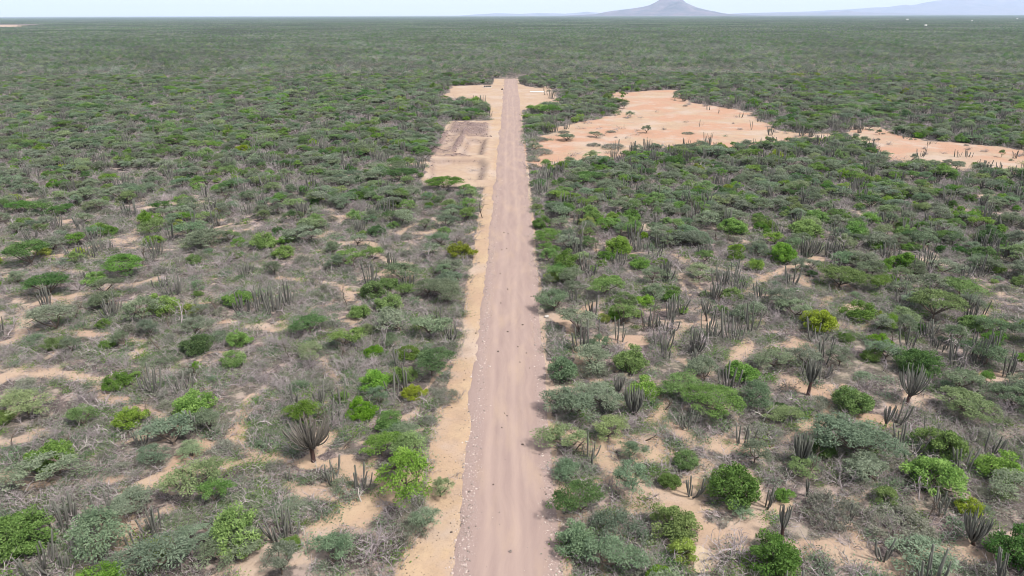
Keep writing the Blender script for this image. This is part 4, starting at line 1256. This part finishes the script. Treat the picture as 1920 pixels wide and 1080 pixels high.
for i, (px, py, h, lean, mt, ref) in enumerate(DEAD):
    g = np.random.default_rng(1700 + i)
    x, y = at(px, py); H = h / ppm(px, py) / .93
    mb = MB(); sgn = 1 if lean >= 0 else -1; ln = abs(lean)
    d0 = (sgn * math.sin(ln), g.normal(0, .15), math.cos(ln))
    p = [np.array([0, 0, -.15])]; d = unit(np.array(d0))
    for s in range(6):
        d = unit(d + g.normal(0, .16, 3) + np.array([sgn * .06 * ln, 0, 0])); p.append(p[-1] + d * H / 5)
    rr = .05 + .012 * H
    mb.grid(tube(p, np.linspace(rr, rr * .4, 7), 6), .4)
    for b in range(int(g.integers(2, 5))):
        q = p[int(g.integers(2, 6))]
        twigs(g, mb, q, d + g.normal(0, .8, 3), H * g.uniform(.35, .7), rr * .5, 1, 3)
    o = link(bpy.data.objects.new('dead_tree', mb.mesh('dead_tree', [M[mt]], True)))
    o.location = (x, y, float(gz(x, y)))
    tag(o, ref, 'dead tree', 'dead trees and limbs in the scrub')
    note(x, y, .3, ref)

# ------------------------------------------------------------------ the rest of the near scrub (seeded by zone)
OC = np.array(occ)
YMAX = 384.0
cells = []
def fill_points():
    pts = []
    for (y0, y1, c) in ((22, 120, 1.66), (120, 200, 1.9), (200, YMAX, 2.5)):
        ys = np.arange(y0, y1, c)
        xm = .80 * y1 + 14
        xs = np.arange(-xm, xm, c)
        X, Y = np.meshgrid(xs, ys, indexing='ij')
        X = X + rng.uniform(-.48, .48, X.shape) * c; Y = Y + rng.uniform(-.48, .48, Y.shape) * c
        k = np.abs(X) < .80 * Y + 14
        pts.append(np.stack([X[k], Y[k], np.full(k.sum(), c)], -1))
    return np.concatenate(pts)
PT = fill_points()
PX, PY, PC = PT.T
ppx, ppy, pz = to_px(PX, PY)
left = PX < 0
n_d = fbm(PX, PY, 16, 71, 3); n_k = fbm(PX, PY, 11, 72, 3); n_c = fbm(PX, PY, 7, 73, 3); n_g = fbm(PX, PY, 9, 74, 3)
# how closely the scrub stands: open litter flats near left, denser away from the camera and right of the road
dens = np.where(left, np.interp(PY, [30, 45, 75, 105, 150, 260], [.56, .58, .58, .70, .84, .90]), np.interp(PY, [30, 45, 75, 105, 150, 260], [.62, .66, .80, .86, .90, .92]))
dens = dens * np.clip(.45 + 1.1 * n_d, .3, 1.2)
keep = rng.random(len(PX)) < dens
u = rng.random(len(PX))
# kinds: shares of umbrella, round, dry, cactus, low
openness = np.where(left, np.interp(PY, [30, 60, 90, 130, 200], [.75, 1.0, .8, .45, .30]), np.interp(PY, [30, 60, 90, 130, 200], [.7, .55, .42, .30, .25]))
s_um = .14 + .42 * (1 - openness) + .35 * (n_g - .5)
s_ro = np.where(left, .07, .18) + .34 * np.clip(n_k - .5, 0, 1)
s_dr = .28 + .50 * openness * np.clip(n_c * 1.6, 0, 1.3)
s_ca = .06 + .9 * np.clip(n_c - .50, 0, 1) * np.where(left, .9, 1.7)
s_lo = .42 * openness + .10
S = np.stack([np.clip(s, .01, 2) for s in (s_um, s_ro, s_dr, s_ca, s_lo)], -1)
S = np.cumsum(S / S.sum(1, keepdims=True), 1)
kind_i = (u[:, None] > S).sum(1).clip(0, 4)
KN = ['umbrella', 'round', 'dry', 'cactus', 'low']
base_r = np.array([1.45, 1.10, 1.05, .75, .95])[kind_i] * np.exp(rng.normal(0, .24, len(PX)))
base_r *= np.interp(PY, [40, 120, 250], [.84, .95, 1.28])
rad = base_r
bc, _, vg = bare_masks(PX, PY)
for ox, oy in ((.6, 0), (-.6, 0), (0, .6), (0, -.6)):
    b2, _, _ = bare_masks(PX + ox * rad, PY + oy * rad)
    bc = np.maximum(bc, b2 * .9)
edge_n = np.zeros(len(PX))
for a_ in np.linspace(0, 6.283, 8, endpoint=False):
    for r_ in (4.0, 9.0):
        edge_n += 1 - bare_masks(PX + r_ * np.cos(a_), PY + r_ * np.sin(a_))[0]
edge_n /= 16
small_ok = (rng.random(len(PX)) < np.clip(.02 + 1.7 * np.clip(edge_n - .04, 0, 1) * np.clip(fbm(PX, PY, 10, 91, 3) * 3.2 - .95, 0, 1), 0, 1)) & (vg < .1) & (np.abs(PX - ROAD_C(PY)) > ROAD_HW + 1.0)   # odd low plants on bare soil
ob = bc > .45
keep &= ~ob | (small_ok & (kind_i != 1) & ((kind_i != 0) | (rng.random(len(PX)) < .45)) & (PY > 125) & (PY < 345) & (PX > 14) & (np.abs(PX - ROAD_C(PY)) > ROAD_HW + 3))
keep &= np.abs(PX - ROAD_C(PY)) > ROAD_HW + .5 + rad * .75 * (PY < 380)
keep &= ~((np.abs(PX) < 10) & (PY > 366) & (PY < 379))
rad = np.where(ob, rad * np.where(kind_i == 0, .6, .6), rad)
# keep clear of the plants placed by hand
CELL = 6.0
hg = {}
for i, (x, y, r) in enumerate(occ): hg.setdefault((int(x // CELL), int(y // CELL)), []).append(i)
idxs = np.nonzero(keep)[0]
ok = np.zeros(len(PX), bool)
near_hero = {}
for i in idxs:
    cx, cy = int(PX[i] // CELL), int(PY[i] // CELL)
    good = True; best = None
    for a in (-1, 0, 1):
        for b in (-1, 0, 1):
            for j in hg.get((cx + a, cy + b), ()):
                x, y, r = occ[j]
                d = math.hypot(x - PX[i], y - PY[i])
                if d < r * .82 + rad[i] * .62: good = False
                if best is None or d < best[0]: best = (d, j)
    if good:
        ok[i] = True
        if best: near_hero[i] = best
idxs = np.nonzero(ok)[0]
print('fillers', len(idxs), np.bincount(kind_i[idxs], minlength=5))

TINTS = {'umbrella': [('acacia', .48), ('blue', .20), ('green', .18), ('light', .08), ('dark', .06)], 'round': [('vivid', .40), ('green', .32), ('dark', .12), ('yellow', .08), ('light', .10)],
         'dry': [('grey', 1.0)], 'low': [('grey', .7), ('blue', .3)]}
def pick_tint(sh):
    t = random.random()
    for n, p in TINTS[sh]:
        t -= p
        if t < 0: return n
    return TINTS[sh][0][0]
PDESC = {('umbrella', 'acacia'): 'grey-green thorn tree', ('umbrella', 'blue'): 'bluish green thorn tree', ('umbrella', 'green'): 'mid green thorn tree', ('umbrella', 'light'): 'pale green thorn tree', ('umbrella', 'dark'): 'dark green thorn tree',
         ('round', 'vivid'): 'bright green shrub', ('round', 'green'): 'mid green shrub', ('round', 'dark'): 'dark green shrub', ('round', 'yellow'): 'yellowish green shrub', ('round', 'light'): 'pale green shrub',
         ('dry', 'grey'): 'grey leafless shrub', ('low', 'grey'): 'low grey-green shrub', ('low', 'blue'): 'low bluish shrub', ('cactus', None): 'columnar cactus clump'}
LIMIT = 296
count = {'umbrella': 0, 'round': 0, 'dry': 0, 'low': 0, 'cactus': len(CACT)}
for h in HEROES: count[h[0]] += 1
size_px = rad * FPX / pz
vis = (ppx > -20) & (ppx < 1940) & (ppy < 1100) & (ppy > 20)
order = idxs[np.argsort(-size_px[idxs])]
taken = set(h[6] for h in HEROES)
lab_used = set()
rest = {k: [] for k in KN}
n_parts_made = 0
solo = []
for i in order:
    sh = KN[kind_i[i]]
    x, y = PX[i], PY[i]
    rz = random.random() * 6.283
    if sh == 'cactus':
        v, tint = int(rng.integers(0, 10)), None
        W, H = CACTI[v][1]
        s = rad[i] * 1.15; sc = (.85 + .25 * s, .85 + .25 * s, (.62 + .5 * rng.random()) * np.interp(y, [40, 150], [1.0, 1.35]))
    else:
        v, tint = int(rng.integers(0, BASE_N[sh])), pick_tint(sh)
        W, H = SHAPES[sh][v][2]
        s = 2 * rad[i] / W
        q = {'umbrella': (.30 * s + .62), 'round': s * rng.uniform(.8, 1.1), 'dry': s * rng.uniform(.8, 1.15), 'low': s * rng.uniform(.8, 1.2)}[sh]
        sc = (s * rng.uniform(.9, 1.1), s * rng.uniform(.9, 1.1), q)
    if vis[i] and count[sh] < LIMIT:
        count[sh] += 1
        solo.append((i, sh, v, tint, x, y, rz, sc))
    else:
        rest[sh].append((x, y, rz, sc, v, tint))

# labels: by the nearest landmark where one is close, else by kind and zone
solo_by_d = sorted(range(len(solo)), key=lambda q: near_hero.get(solo[q][0], (99,))[0])
labels = {}
for q in solo_by_d:
    i, sh, v, tint, x, y, rz, sc = solo[q]
    d = PDESC[(sh, tint)]
    nh = near_hero.get(i)
    lab = None
    if nh and nh[0] < 5.0:
        hx, hy, hr, ref = hero_rows[nh[1]]
        dx, dy = x - hx, y - hy
        side = ('right of' if dx > 0 else 'left of') if abs(dx) > abs(dy) else ('behind' if dy > 0 else 'in front of')
        c = f"{d} {side} the {ref}"
        if len(c.replace('-', '').split()) <= 16 and c not in lab_used: lab = c
    if lab is None:
        zone = 'left of the road' if x < 0 else 'right of the road'
        band = 'in the nearest scrub' if y < 50 else 'in the middle scrub' if y < 75 else 'in scrub short of the dirt pits' if y < 125 else 'in scrub beyond the dirt pits'
        sz = 'large' if rad[i] > 1.45 else 'small' if rad[i] < .9 else 'medium'
        lab = f"{sz} {d} {band} {zone}"
    lab_used.add(lab)
    labels[q] = lab
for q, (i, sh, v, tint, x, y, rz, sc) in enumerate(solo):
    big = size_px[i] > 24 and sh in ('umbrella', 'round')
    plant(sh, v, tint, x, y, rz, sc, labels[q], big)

dead_v = []
for k in range(8):
    g = np.random.default_rng(2000 + k); mb = MB(); H = 1.9
    p = [np.array([0, 0, -.15])]; d = unit(np.array([g.normal(0, .25), g.normal(0, .25), 1.0]))
    for s_ in range(5):
        d = unit(d + g.normal(0, .2, 3)); p.append(p[-1] + d * H / 5)
    mb.grid(tube(p, np.linspace(.065, .03, 6), 5), .4)
    for b_ in range(int(g.integers(4, 8))):
        twigs(g, mb, p[int(g.integers(2, 6))], d * .6 + g.normal(0, .7, 3), H * g.uniform(.35, .7), .032, 2, 3)
    dead_v.append(mb.mesh('dead_tree', [M[('bark', 'twig', 'bark', 'twig')[k % 4]]], True))
q = np.nonzero((PY < 120) & (PY > 34) & vis & (bc < .6) & (np.abs(PX - ROAD_C(PY)) > ROAD_HW + 3))[0]
q = rng.choice(q, 150, replace=False)
for n_, i in enumerate(q):
    if any(math.hypot(PX[i] - x, PY[i] - y) < r * .8 for x, y, r in occ): continue
    x, y = PX[i] + .5, PY[i] + .4
    o = link(bpy.data.objects.new('dead_tree', dead_v[n_ % 8])); sc_ = rng.uniform(.6, 1.15)
    o.location = (x, y, float(gz(x, y))); o.rotation_euler = (0, 0, rng.random() * 6.28); o.scale = (sc_, sc_, sc_ * rng.uniform(.8, 1.1))
    zone = 'left of the road' if x < 0 else 'right of the road'
    band = 'nearest' if y < 50 else 'middle' if y < 75 else 'farther'
    tag(o, ('dark' if n_ % 2 == 0 else 'grey') + f' bare branched dead tree in the {band} scrub {zone}', 'dead tree', 'dead trees and limbs in the scrub')

# what is past the largest 300 of a kind: one object of stuff per kind
protos = bpy.data.collections.new("plant_sources")      # sources only, never linked to the scene
def source_coll(name, meshes):
    c = bpy.data.collections.new(name)
    for k, me in enumerate(meshes):
        o = bpy.data.objects.new(f"{name}_{k:03d}", me); c.objects.link(o)
    return c

def scatter(name, pts, rz, scl, idx, coll, label, cat):
    n = len(pts)
    me = bpy.data.meshes.new(name)
    me.vertices.add(n); me.vertices.foreach_set('co', np.asarray(pts, np.float32).ravel())
    for nm, ty, v, f in (('rotz', 'FLOAT', rz, 'value'), ('scl', 'FLOAT_VECTOR', scl, 'vector'), ('pick', 'INT', idx, 'value')):
        a = me.attributes.new(nm, ty, 'POINT')
        a.data.foreach_set(f, np.asarray(v, np.int32 if ty == 'INT' else np.float32).ravel())
    o = link(bpy.data.objects.new(name, me))
    ng = bpy.data.node_groups.new('scatter_' + name, 'GeometryNodeTree')
    ng.interface.new_socket('Geometry', in_out='INPUT', socket_type='NodeSocketGeometry')
    ng.interface.new_socket('Geometry', in_out='OUTPUT', socket_type='NodeSocketGeometry')
    gi, go = ng.nodes.new('NodeGroupInput'), ng.nodes.new('NodeGroupOutput')
    ip = ng.nodes.new('GeometryNodeInstanceOnPoints'); ci = ng.nodes.new('GeometryNodeCollectionInfo')
    ci.inputs['Collection'].default_value = coll
    ci.inputs['Separate Children'].default_value = True; ci.inputs['Reset Children'].default_value = True
    def na(nm, dt):
        q = ng.nodes.new('GeometryNodeInputNamedAttribute'); q.data_type = dt; q.inputs['Name'].default_value = nm
        return [s for s in q.outputs if s.enabled and s.name == 'Attribute'][0]
    cx = ng.nodes.new('ShaderNodeCombineXYZ'); ng.links.new(na('rotz', 'FLOAT'), cx.inputs[2])
    er = ng.nodes.new('FunctionNodeEulerToRotation'); ng.links.new(cx.outputs[0], er.inputs[0])
    ng.links.new(gi.outputs[0], ip.inputs['Points']); ng.links.new(ci.outputs[0], ip.inputs['Instance'])
    ip.inputs['Pick Instance'].default_value = True
    ng.links.new(na('pick', 'INT'), ip.inputs['Instance Index'])
    ng.links.new(er.outputs[0], ip.inputs['Rotation']); ng.links.new(na('scl', 'FLOAT_VECTOR'), ip.inputs['Scale'])
    ng.links.new(ip.outputs[0], go.inputs[0])
    md = o.modifiers.new('scatter', 'NODES'); md.node_group = ng
    return tag(o, label, cat, kind='stuff')

STUFF = {'umbrella': ('thorn_woodland', 'dense mass of thorn trees farther out', 'woodland'), 'round': ('green_undergrowth', 'mass of small green shrubs farther out', 'undergrowth'),
         'dry': ('dry_undergrowth', 'mass of grey leafless shrubs farther out', 'undergrowth'), 'cactus': ('cactus_undergrowth', 'mass of small cactus clumps farther out', 'undergrowth'), 'low': ('low_undergrowth', 'mass of low grey shrubs farther out', 'undergrowth')}
for sh in KN:
    rr = rest[sh]
    if not rr: continue
    keys = sorted({(r[4], r[5]) for r in rr}, key=str)
    ki = {k: n for n, k in enumerate(keys)}
    ms = [cactus_mesh(v) if sh == 'cactus' else whole_mesh(sh, v, t) for v, t in keys]
    xs = np.array([r[0] for r in rr]); ys = np.array([r[1] for r in rr])
    scatter(STUFF[sh][0], np.stack([xs, ys, gz(xs, ys)], -1), [r[2] for r in rr], [r[3] for r in rr], [ki[(r[4], r[5])] for r in rr], source_coll('source_' + sh, ms), STUFF[sh][1], STUFF[sh][2])
print('rest', {k: len(v) for k, v in rest.items()}, 'solo', len(solo))

# low tangle of twigs and leaves between the plants
def mk_tangle(seed, leafy):
    g = np.random.default_rng(seed); mb = MB()
    for _ in range(int(g.integers(5, 9))):
        th = g.random() * 6.283
        twigs(g, mb, np.append(g.normal(0, .25, 2), -.03), (math.cos(th), math.sin(th), g.uniform(.15, .8)), g.uniform(.35, .95), float(g.choice([.016, .018, .030])), 1, 5)
    k = int(leafy * g.uniform(.6, 1.3))
    c = np.stack([g.normal(0, .38, k), g.normal(0, .38, k), np.abs(g.normal(.12, .12, k)) + .02], -1)
    lf = MB()
    lf.quads(leaves(g, c, g.uniform(.08, .15, k), g.uniform(.04, .08, k), g.normal(0, 1, (k, 3)) * np.array([1, 1, .4]), g.normal(0, .6, (k, 3)) + np.array([0, 0, 1.0])), np.clip(g.normal(.5, .25, k), 0, 1))
    out = MB(); out.add(lf); out.add(mb, 1)
    return out
tang = [mk_tangle(800 + k, (25, 40, 110, 200, 300, 70)[k]).mesh('tangle', [M[('grey', 'acacia', 'grey', 'blue', 'green', 'grey')[k]], M['twig']]) for k in range(6)]
tp = []
for (y0, y1, c) in ((24, 80, .54), (80, 130, .75), (130, 240, 1.6)):
    xm = .80 * y1 + 8
    X, Y = np.meshgrid(np.arange(-xm, xm, c), np.arange(y0, y1, c), indexing='ij')
    X = X + rng.uniform(-.5, .5, X.shape) * c; Y = Y + rng.uniform(-.5, .5, Y.shape) * c
    k = (np.abs(X) < .80 * Y + 8) & (np.abs(X - ROAD_C(Y)) > ROAD_HW + .6)
    tp.append(np.stack([X[k], Y[k], np.full(k.sum(), c)], -1))
tp = np.concatenate(tp)
b, _, v = bare_masks(tp[:, 0], tp[:, 1])
nd = fbm(tp[:, 0], tp[:, 1], 4.5, 81, 3)
kp = (rng.random(len(tp)) < np.clip((1 - b * .98) * np.clip(-.50 + 2.2 * nd, 0, 1), .0, 1)) | ((rng.random(len(tp)) < .05) & (v < .5) & (tp[:, 1] < 130))
_, rd_ = relief(tp[:, 0], tp[:, 1]); kp &= rd_ < .2
tp = tp[kp]; m = len(tp)
s = rng.uniform(.6, 1.45, m) * np.interp(tp[:, 2], [.6, 1.7], [1, 1.7])
nz = fbm(tp[:, 0], tp[:, 1], 6, 83, 3)
pick = np.where(rng.random(m) < .55 + .8 * (nz - .5), rng.choice([0, 1, 5, 0], m), rng.choice([2, 3, 4, 2], m))
scatter('ground_vegetation', np.stack([tp[:, 0], tp[:, 1], gz(tp[:, 0], tp[:, 1])], -1), rng.random(m) * 6.28, np.stack([s, s, s * rng.uniform(.7, 1.3, m)], -1), pick, source_coll('source_tangle', tang), 'knee-high tangle of grey twigs and small leaves on the soil', 'undergrowth')
print('tangle', m)

# gravel along both shoulders, clods on the sand
def mk_stone(seed, flat=.6):
    g = np.random.default_rng(seed); mb = MB()
    rings = []
    for a in np.linspace(-1.35, 1.35, 5):
        th = np.arange(7) / 7 * 6.283 + g.normal(0, .12, 7)
        r = math.cos(a) * (1 + g.normal(0, .14, 7))
        rings.append(np.stack([r * np.cos(th), r * np.sin(th), flat * math.sin(a) * (1 + g.normal(0, .1, 7))], -1))
    mb.grid(rings, g.random())
    return mb
stones = [mk_stone(600 + k).mesh('stone', [M['stone']]) for k in range(6)]
ns = 9000
gyv = 26 + 110 * rng.random(ns) ** 1.9
side = rng.random(ns) < .55
gu = np.where(side, -2.75 + rng.normal(0, .36, ns), 2.95 + rng.normal(0, .34, ns))
stray = rng.random(ns) < .014; gu = np.where(stray, rng.uniform(-3.2, 3.2, ns), gu)
gxv = gu + ROAD_C(gyv)
ss = np.exp(rng.normal(math.log(.030), .5, ns)) * np.where(stray, .6, 1)
scatter('gravel', np.stack([gxv, gyv, top_z(gxv, gyv) + .005], -1), rng.random(ns) * 6.28, np.stack([ss, ss, ss], -1), rng.integers(0, 6, ns), source_coll('source_stone', stones), 'loose grey and pink gravel along the road shoulders', 'gravel')
clods = [mk_stone(650 + k, .5).mesh('clod', [M['clod']]) for k in range(4)]
nc = 1300
cy_ = 28 + 120 * rng.random(nc) ** 1.6; cx_ = np.interp(cy_, _vy, _vl) + rng.random(nc) ** 1.0 * (ROAD_C(cy_) - ROAD_HW - np.interp(cy_, _vy, _vl)) * 1.05
cs = np.exp(rng.normal(math.log(.018), .5, nc))
scatter('dirt', np.stack([cx_, cy_, gz(cx_, cy_) + .01], -1), rng.random(nc) * 6.28, np.stack([cs, cs, cs], -1), rng.integers(0, 4, nc), source_coll('source_clod', clods), 'dark clods and twigs scattered on the sand verge', 'dirt')

# broken lumps on the spoil heaps
tx, ty = rng.uniform(-30, -2, 9000), rng.uniform(128, 226, 9000)
_, tr_ = relief(tx, ty); k_ = (tr_ > .45) & (np.abs(tx - ROAD_C(ty)) > ROAD_HW + .4); tx, ty = tx[k_][:1500], ty[k_][:1500]
ts_ = np.exp(rng.normal(math.log(.09), .5, len(tx)))
scatter('rubble', np.stack([tx, ty, gz(tx, ty) + .02], -1), rng.random(len(tx)) * 6.28, np.stack([ts_, ts_, ts_], -1), rng.integers(0, 6, len(tx)), source_coll('source_rubble', [mk_stone(620 + k).mesh('lump', [M['lump']]) for k in range(6)]), 'broken lumps of earth and stone on the spoil heaps', 'rubble')

# ------------------------------------------------------------------ single things on and near the road
for k, (px, py, w) in enumerate([(945, 438, 4), (953, 440, 4), (917, 468, 4), (941, 470, 4), (950, 468, 4), (938, 515, 4), (952, 544, 5), (939, 570, 4), (996, 557, 5), (952, 624, 6), (980, 611, 6), (934, 661, 6), (987, 664, 5), (971, 652, 4), (975, 681, 4),
                                 (993, 692, 4), (946, 777, 4), (951, 782, 5), (941, 804, 5), (980, 836, 8), (925, 911, 5), (1022, 924, 4), (845, 980, 5)]):
    x, y = at(px, py); s_ = w / ppm(px, py) * .38
    o = link(bpy.data.objects.new('clod', clods[k % 4])); o.location = (x, y, float(top_z(x, y)) + s_ * .25); o.scale = (s_, s_ * .8, s_ * .8); o.rotation_euler = (0, 0, k * 1.3)
    tag(o, 'small dark clod lying on the pale dirt road', 'clod', 'dark clods on the dirt road')
def stone_thing(name, px, py, w, hf, mat, label, seed, zrot=0.4):
    x, y = at(px, py); s_ = w / ppm(px, py) * .5
    mb = mk_stone(seed, 1.0)
    o = link(bpy.data.objects.new(name, mb.mesh(name, [M[mat]]))); o.location = (x, y, float(top_z(x, y)) + s_ * hf * .45); o.scale = (s_, s_ * .8, s_ * hf); o.rotation_euler = (0, 0, zrot)
    return tag(o, label, 'stone')
stone_thing('boulder', 1025, 594, 11, .55, 'bone', 'pale flat boulder on the road edge by the side track', 701)
stone_thing('stone', 957, 1037, 7, .6, 'stone', 'round brown stone in the road centre at the bottom', 702)
stone_thing('stone', 1749, 480, 4.5, 1.9, 'bone', 'white upright stone in front of cactus columns', 703)
stone_thing('stone', 1050, 635, 5, .7, 'stone', 'brown stone on the roadside track', 704)
stone_thing('stone', 874, 829, 5, .7, 'bone', 'small white stone on the left gravel shoulder', 705)
stone_thing('stone', 862, 618, 6, .7, 'stone', 'pale stone where the verge widens', 706)

def box_mb(mb, cx, cy, cz, sx, sy, sz, bev=.03, tone=.5):
    a, b_ = sx / 2, sy / 2
    prof = [(a - bev, b_ - bev, -sz / 2), (a, b_, -sz / 2 + bev), (a, b_, sz / 2 - bev), (a - bev, b_ - bev, sz / 2)]
    rings = [[(cx + i * u_, cy + j * v_, cz + w_) for i, j in ((1, 1), (-1, 1), (-1, -1), (1, -1))] for u_, v_, w_ in prof]
    mb.grid(rings, tone)
    for r in (rings[0][::-1], rings[-1]): mb.quads([r], [tone])
white = plain_mat('white_paint', (.62, .60, .56), (.80, .78, .74), 2.0)
black = plain_mat('dark_panel', (.020, .018, .018), (.055, .048, .045), 3.0)
redroof = plain_mat('roof_sheet', (.42, .40, .38), (.62, .60, .58), 1.0)
# dark row with a white surround in the left arm of the clearing
x, y = at(914, 163.5)
o = empty('barrier', (x, y, float(gz(x, y))))
fr = MB(); box_mb(fr, 0, 0, .10, 4.3, .9, .20); link(bpy.data.objects.new('base', fr.mesh('base', [white])), o)
for k, (dx, w) in enumerate(((-1.25, .95), (-.3, .8), (.5, .8), (1.35, .95))):
    q = MB(); box_mb(q, dx, 0, .20 + .27, w * .95, .5, .54); link(bpy.data.objects.new('block', q.mesh('block', [black])), o)
tag(o, 'low row of dark blocks on a white base in the junction clearing', 'barrier')
# white strip on the right arm
x, y = at(1007, 173)
o = empty('concrete_slab', (x, y, float(gz(x, y))))
q = MB(); box_mb(q, 0, 0, .16, 6.2, 1.3, .32); link(bpy.data.objects.new('top', q.mesh('top', [white])), o)
for dx in (-2.4, 0, 2.4):
    q = MB(); box_mb(q, dx, 0, .36, .35, 1.1, .10); link(bpy.data.objects.new('rib', q.mesh('rib', [white])), o)
tag(o, 'long low white slab on the other arm of the junction clearing', 'slab')
stone_thing('boulder', 941.5, 168.3, 4, .9, 'clod', 'black boulder where the road meets the junction', 711)

# far white houses on the plain
for k, (px, py, w, lab) in enumerate([(1701, 38, 9, 'white house far off, leftmost of the distant four'), (1735, 50, 6, 'white house far off, nearest of the distant four'), (1822, 40.5, 6, 'white house far off, third along below the pale range'), (1907, 36.5, 9, 'white house far off at the right edge of the plain')]):
    x, y = at(px, py)
    o = empty('house', (x, y, 0), .2 * k)
    h_ = w * .32 + 2.2
    q = MB(); box_mb(q, 0, 0, h_ / 2, w, w * .6, h_, .02); link(bpy.data.objects.new('wall', q.mesh('wall', [white])), o)
    a, b_, t = w / 2 + .4, w * .3 + .4, w * .16
    q = MB(); q.quads([[(-a, -b_, h_), (a, -b_, h_), (a, 0, h_ + t), (-a, 0, h_ + t)], [(a, b_, h_), (-a, b_, h_), (-a, 0, h_ + t), (a, 0, h_ + t)], [(-a, -b_, h_ - .12), (a, -b_, h_ - .12), (a, b_, h_ - .12), (-a, b_, h_ - .12)],
                       [(-a, -b_, h_), (-a, 0, h_ + t), (-a, 0, h_ + t), (-a, b_, h_)], [(a, -b_, h_), (a, 0, h_ + t), (a, 0, h_ + t), (a, b_, h_)]], [.5] * 5)
    link(bpy.data.objects.new('roof', q.mesh('roof', [redroof])), o)
    q = MB(); box_mb(q, w * .15, -w * .3 - .03, 1.05, 1.0, .06, 2.1, .01); link(bpy.data.objects.new('door', q.mesh('door', [black])), o)
    for dx in (-.3, -.1, .34):
        q = MB(); box_mb(q, w * dx, -w * .3 - .03, 1.6, 1.1, .06, 1.0, .01); link(bpy.data.objects.new('window', q.mesh('window', [black])), o)
    tag(o, lab, 'house', 'far white houses on the plain')

# ------------------------------------------------------------------ the plain beyond: patches of scrub to the horizon
def mk_patch(seed, size, n, faces, leaf, grey=.22):
    g = np.random.default_rng(seed)
    mb = MB()
    m = int(math.sqrt(n))
    for a in range(m):
        for b_ in range(m):
            if g.random() < .12: continue
            cx = (a + g.random()) / m * size - size / 2; cy = (b_ + g.random()) / m * size - size / 2
            t = g.random()
            mat = 2 if t < grey else 1 if t < grey + .20 else 0
            R_ = g.uniform(1.4, 3.0) * (.75 if mat else 1.0); H = g.uniform(1.5, 3.2) * (.62 if mat == 2 else 1)
            if g.random() < .07: mat, R_, H = 3, g.uniform(1.3, 2.0), g.uniform(3.2, 4.4)
            k = int(faces * g.uniform(.7, 1.3) * (.7 if mat == 2 else 1))
            th = g.random(k) * 6.283; r = np.sqrt(g.random(k))
            zz = H * (1 - .42 * r ** 2) + g.normal(0, .12, k) * H * .5 - np.abs(g.normal(0, .22, k)) * H * (.5 if mat == 0 else .9)
            c = np.stack([cx + R_ * r * np.cos(th), cy + R_ * r * np.sin(th), np.maximum(zz, .1)], -1)
            ls = leaf * g.uniform(.7, 1.3, k)
            tone = np.clip(g.normal(.5, .2, k) + g.normal(0, .42), 0, 1)
            mb.quads(leaves(g, c, ls, ls * .6, g.normal(0, 1, (k, 3)) * np.array([1, 1, .25]), np.array([0, 0, 1.0]) + g.normal(0, .42, (k, 3))), tone, mat)
    return mb.mesh('scrub_patch', [M['farleaf'], M['fargreen'], M['fargrey'], M['dark']])
M['fargrey'] = leaf_mat('far_grey_twigs', (.085, .085, .076), (.205, .198, .185))
patch_near = [mk_patch(1000 + k, 24, 49, 150, .40, .15) for k in range(7)]
patch_far = [mk_patch(1100 + k, 120, 841, 34, .95, .13) for k in range(5)]
def patch_rows(y0, y1, size, npat):
    ys = np.arange(y0 + size / 2, y1, size)
    out = []
    for y in ys:
        xm = .80 * (y + size) + size
        out += [(x, y) for x in np.arange(-xm, xm, size)]
    a = np.array(out)
    return a
pn = patch_rows(YMAX, YMAX + 24 * 34, 24, 7)
Y2 = YMAX + 24 * 34
pf = patch_rows(Y2, 13000, 120, 5)
far_bare = poly((-60, 46.0), (62, 46.0), (62, 51.5), (-60, 51.5))
def rnd_rot(n): return rng.integers(0, 4, n) * (math.pi / 2)
dpf = sdf_poly(pf[:, 0], pf[:, 1], far_bare); pf = pf[dpf > 25]
for nm, P, ms, lab in (('distant_vegetation', pn, patch_near, 'unbroken thorn scrub beyond the junction'), ('horizon_vegetation', pf, patch_far, 'hazy scrub running to the horizon')):
    n = len(P); f = np.where(rng.random(n) < .5, 1.0, -1.0)
    zs = rng.uniform(.85, 1.2, n)
    scatter(nm, np.stack([P[:, 0], P[:, 1], np.full(n, -.05)], -1), rnd_rot(n), np.stack([f, np.ones(n), zs], -1), rng.integers(0, len(ms), n), source_coll('source_' + nm, ms), lab, 'scrub')
print('patches', len(pn), len(pf))

# ------------------------------------------------------------------ air
hz = MB(); box_mb(hz, 0, 15900, 445, 66000, 32300, 912, 1.0)
hm, nt = mat_new('haze_air')
o_ = N(nt, 'ShaderNodeOutputMaterial'); v_ = N(nt, 'ShaderNodeVolumePrincipled')
v_.inputs['Color'].default_value = (.62, .75, 1.0, 1)
v_.inputs['Density'].default_value = 0.00005
v_.inputs['Anisotropy'].default_value = 0.0
nt.links.new(v_.outputs[0], o_.inputs['Volume'])
haze = link(bpy.data.objects.new('haze', hz.mesh('haze', [hm])))
tag(haze, 'pale blue air that fades the far plain and mountains', 'haze', kind='stuff')
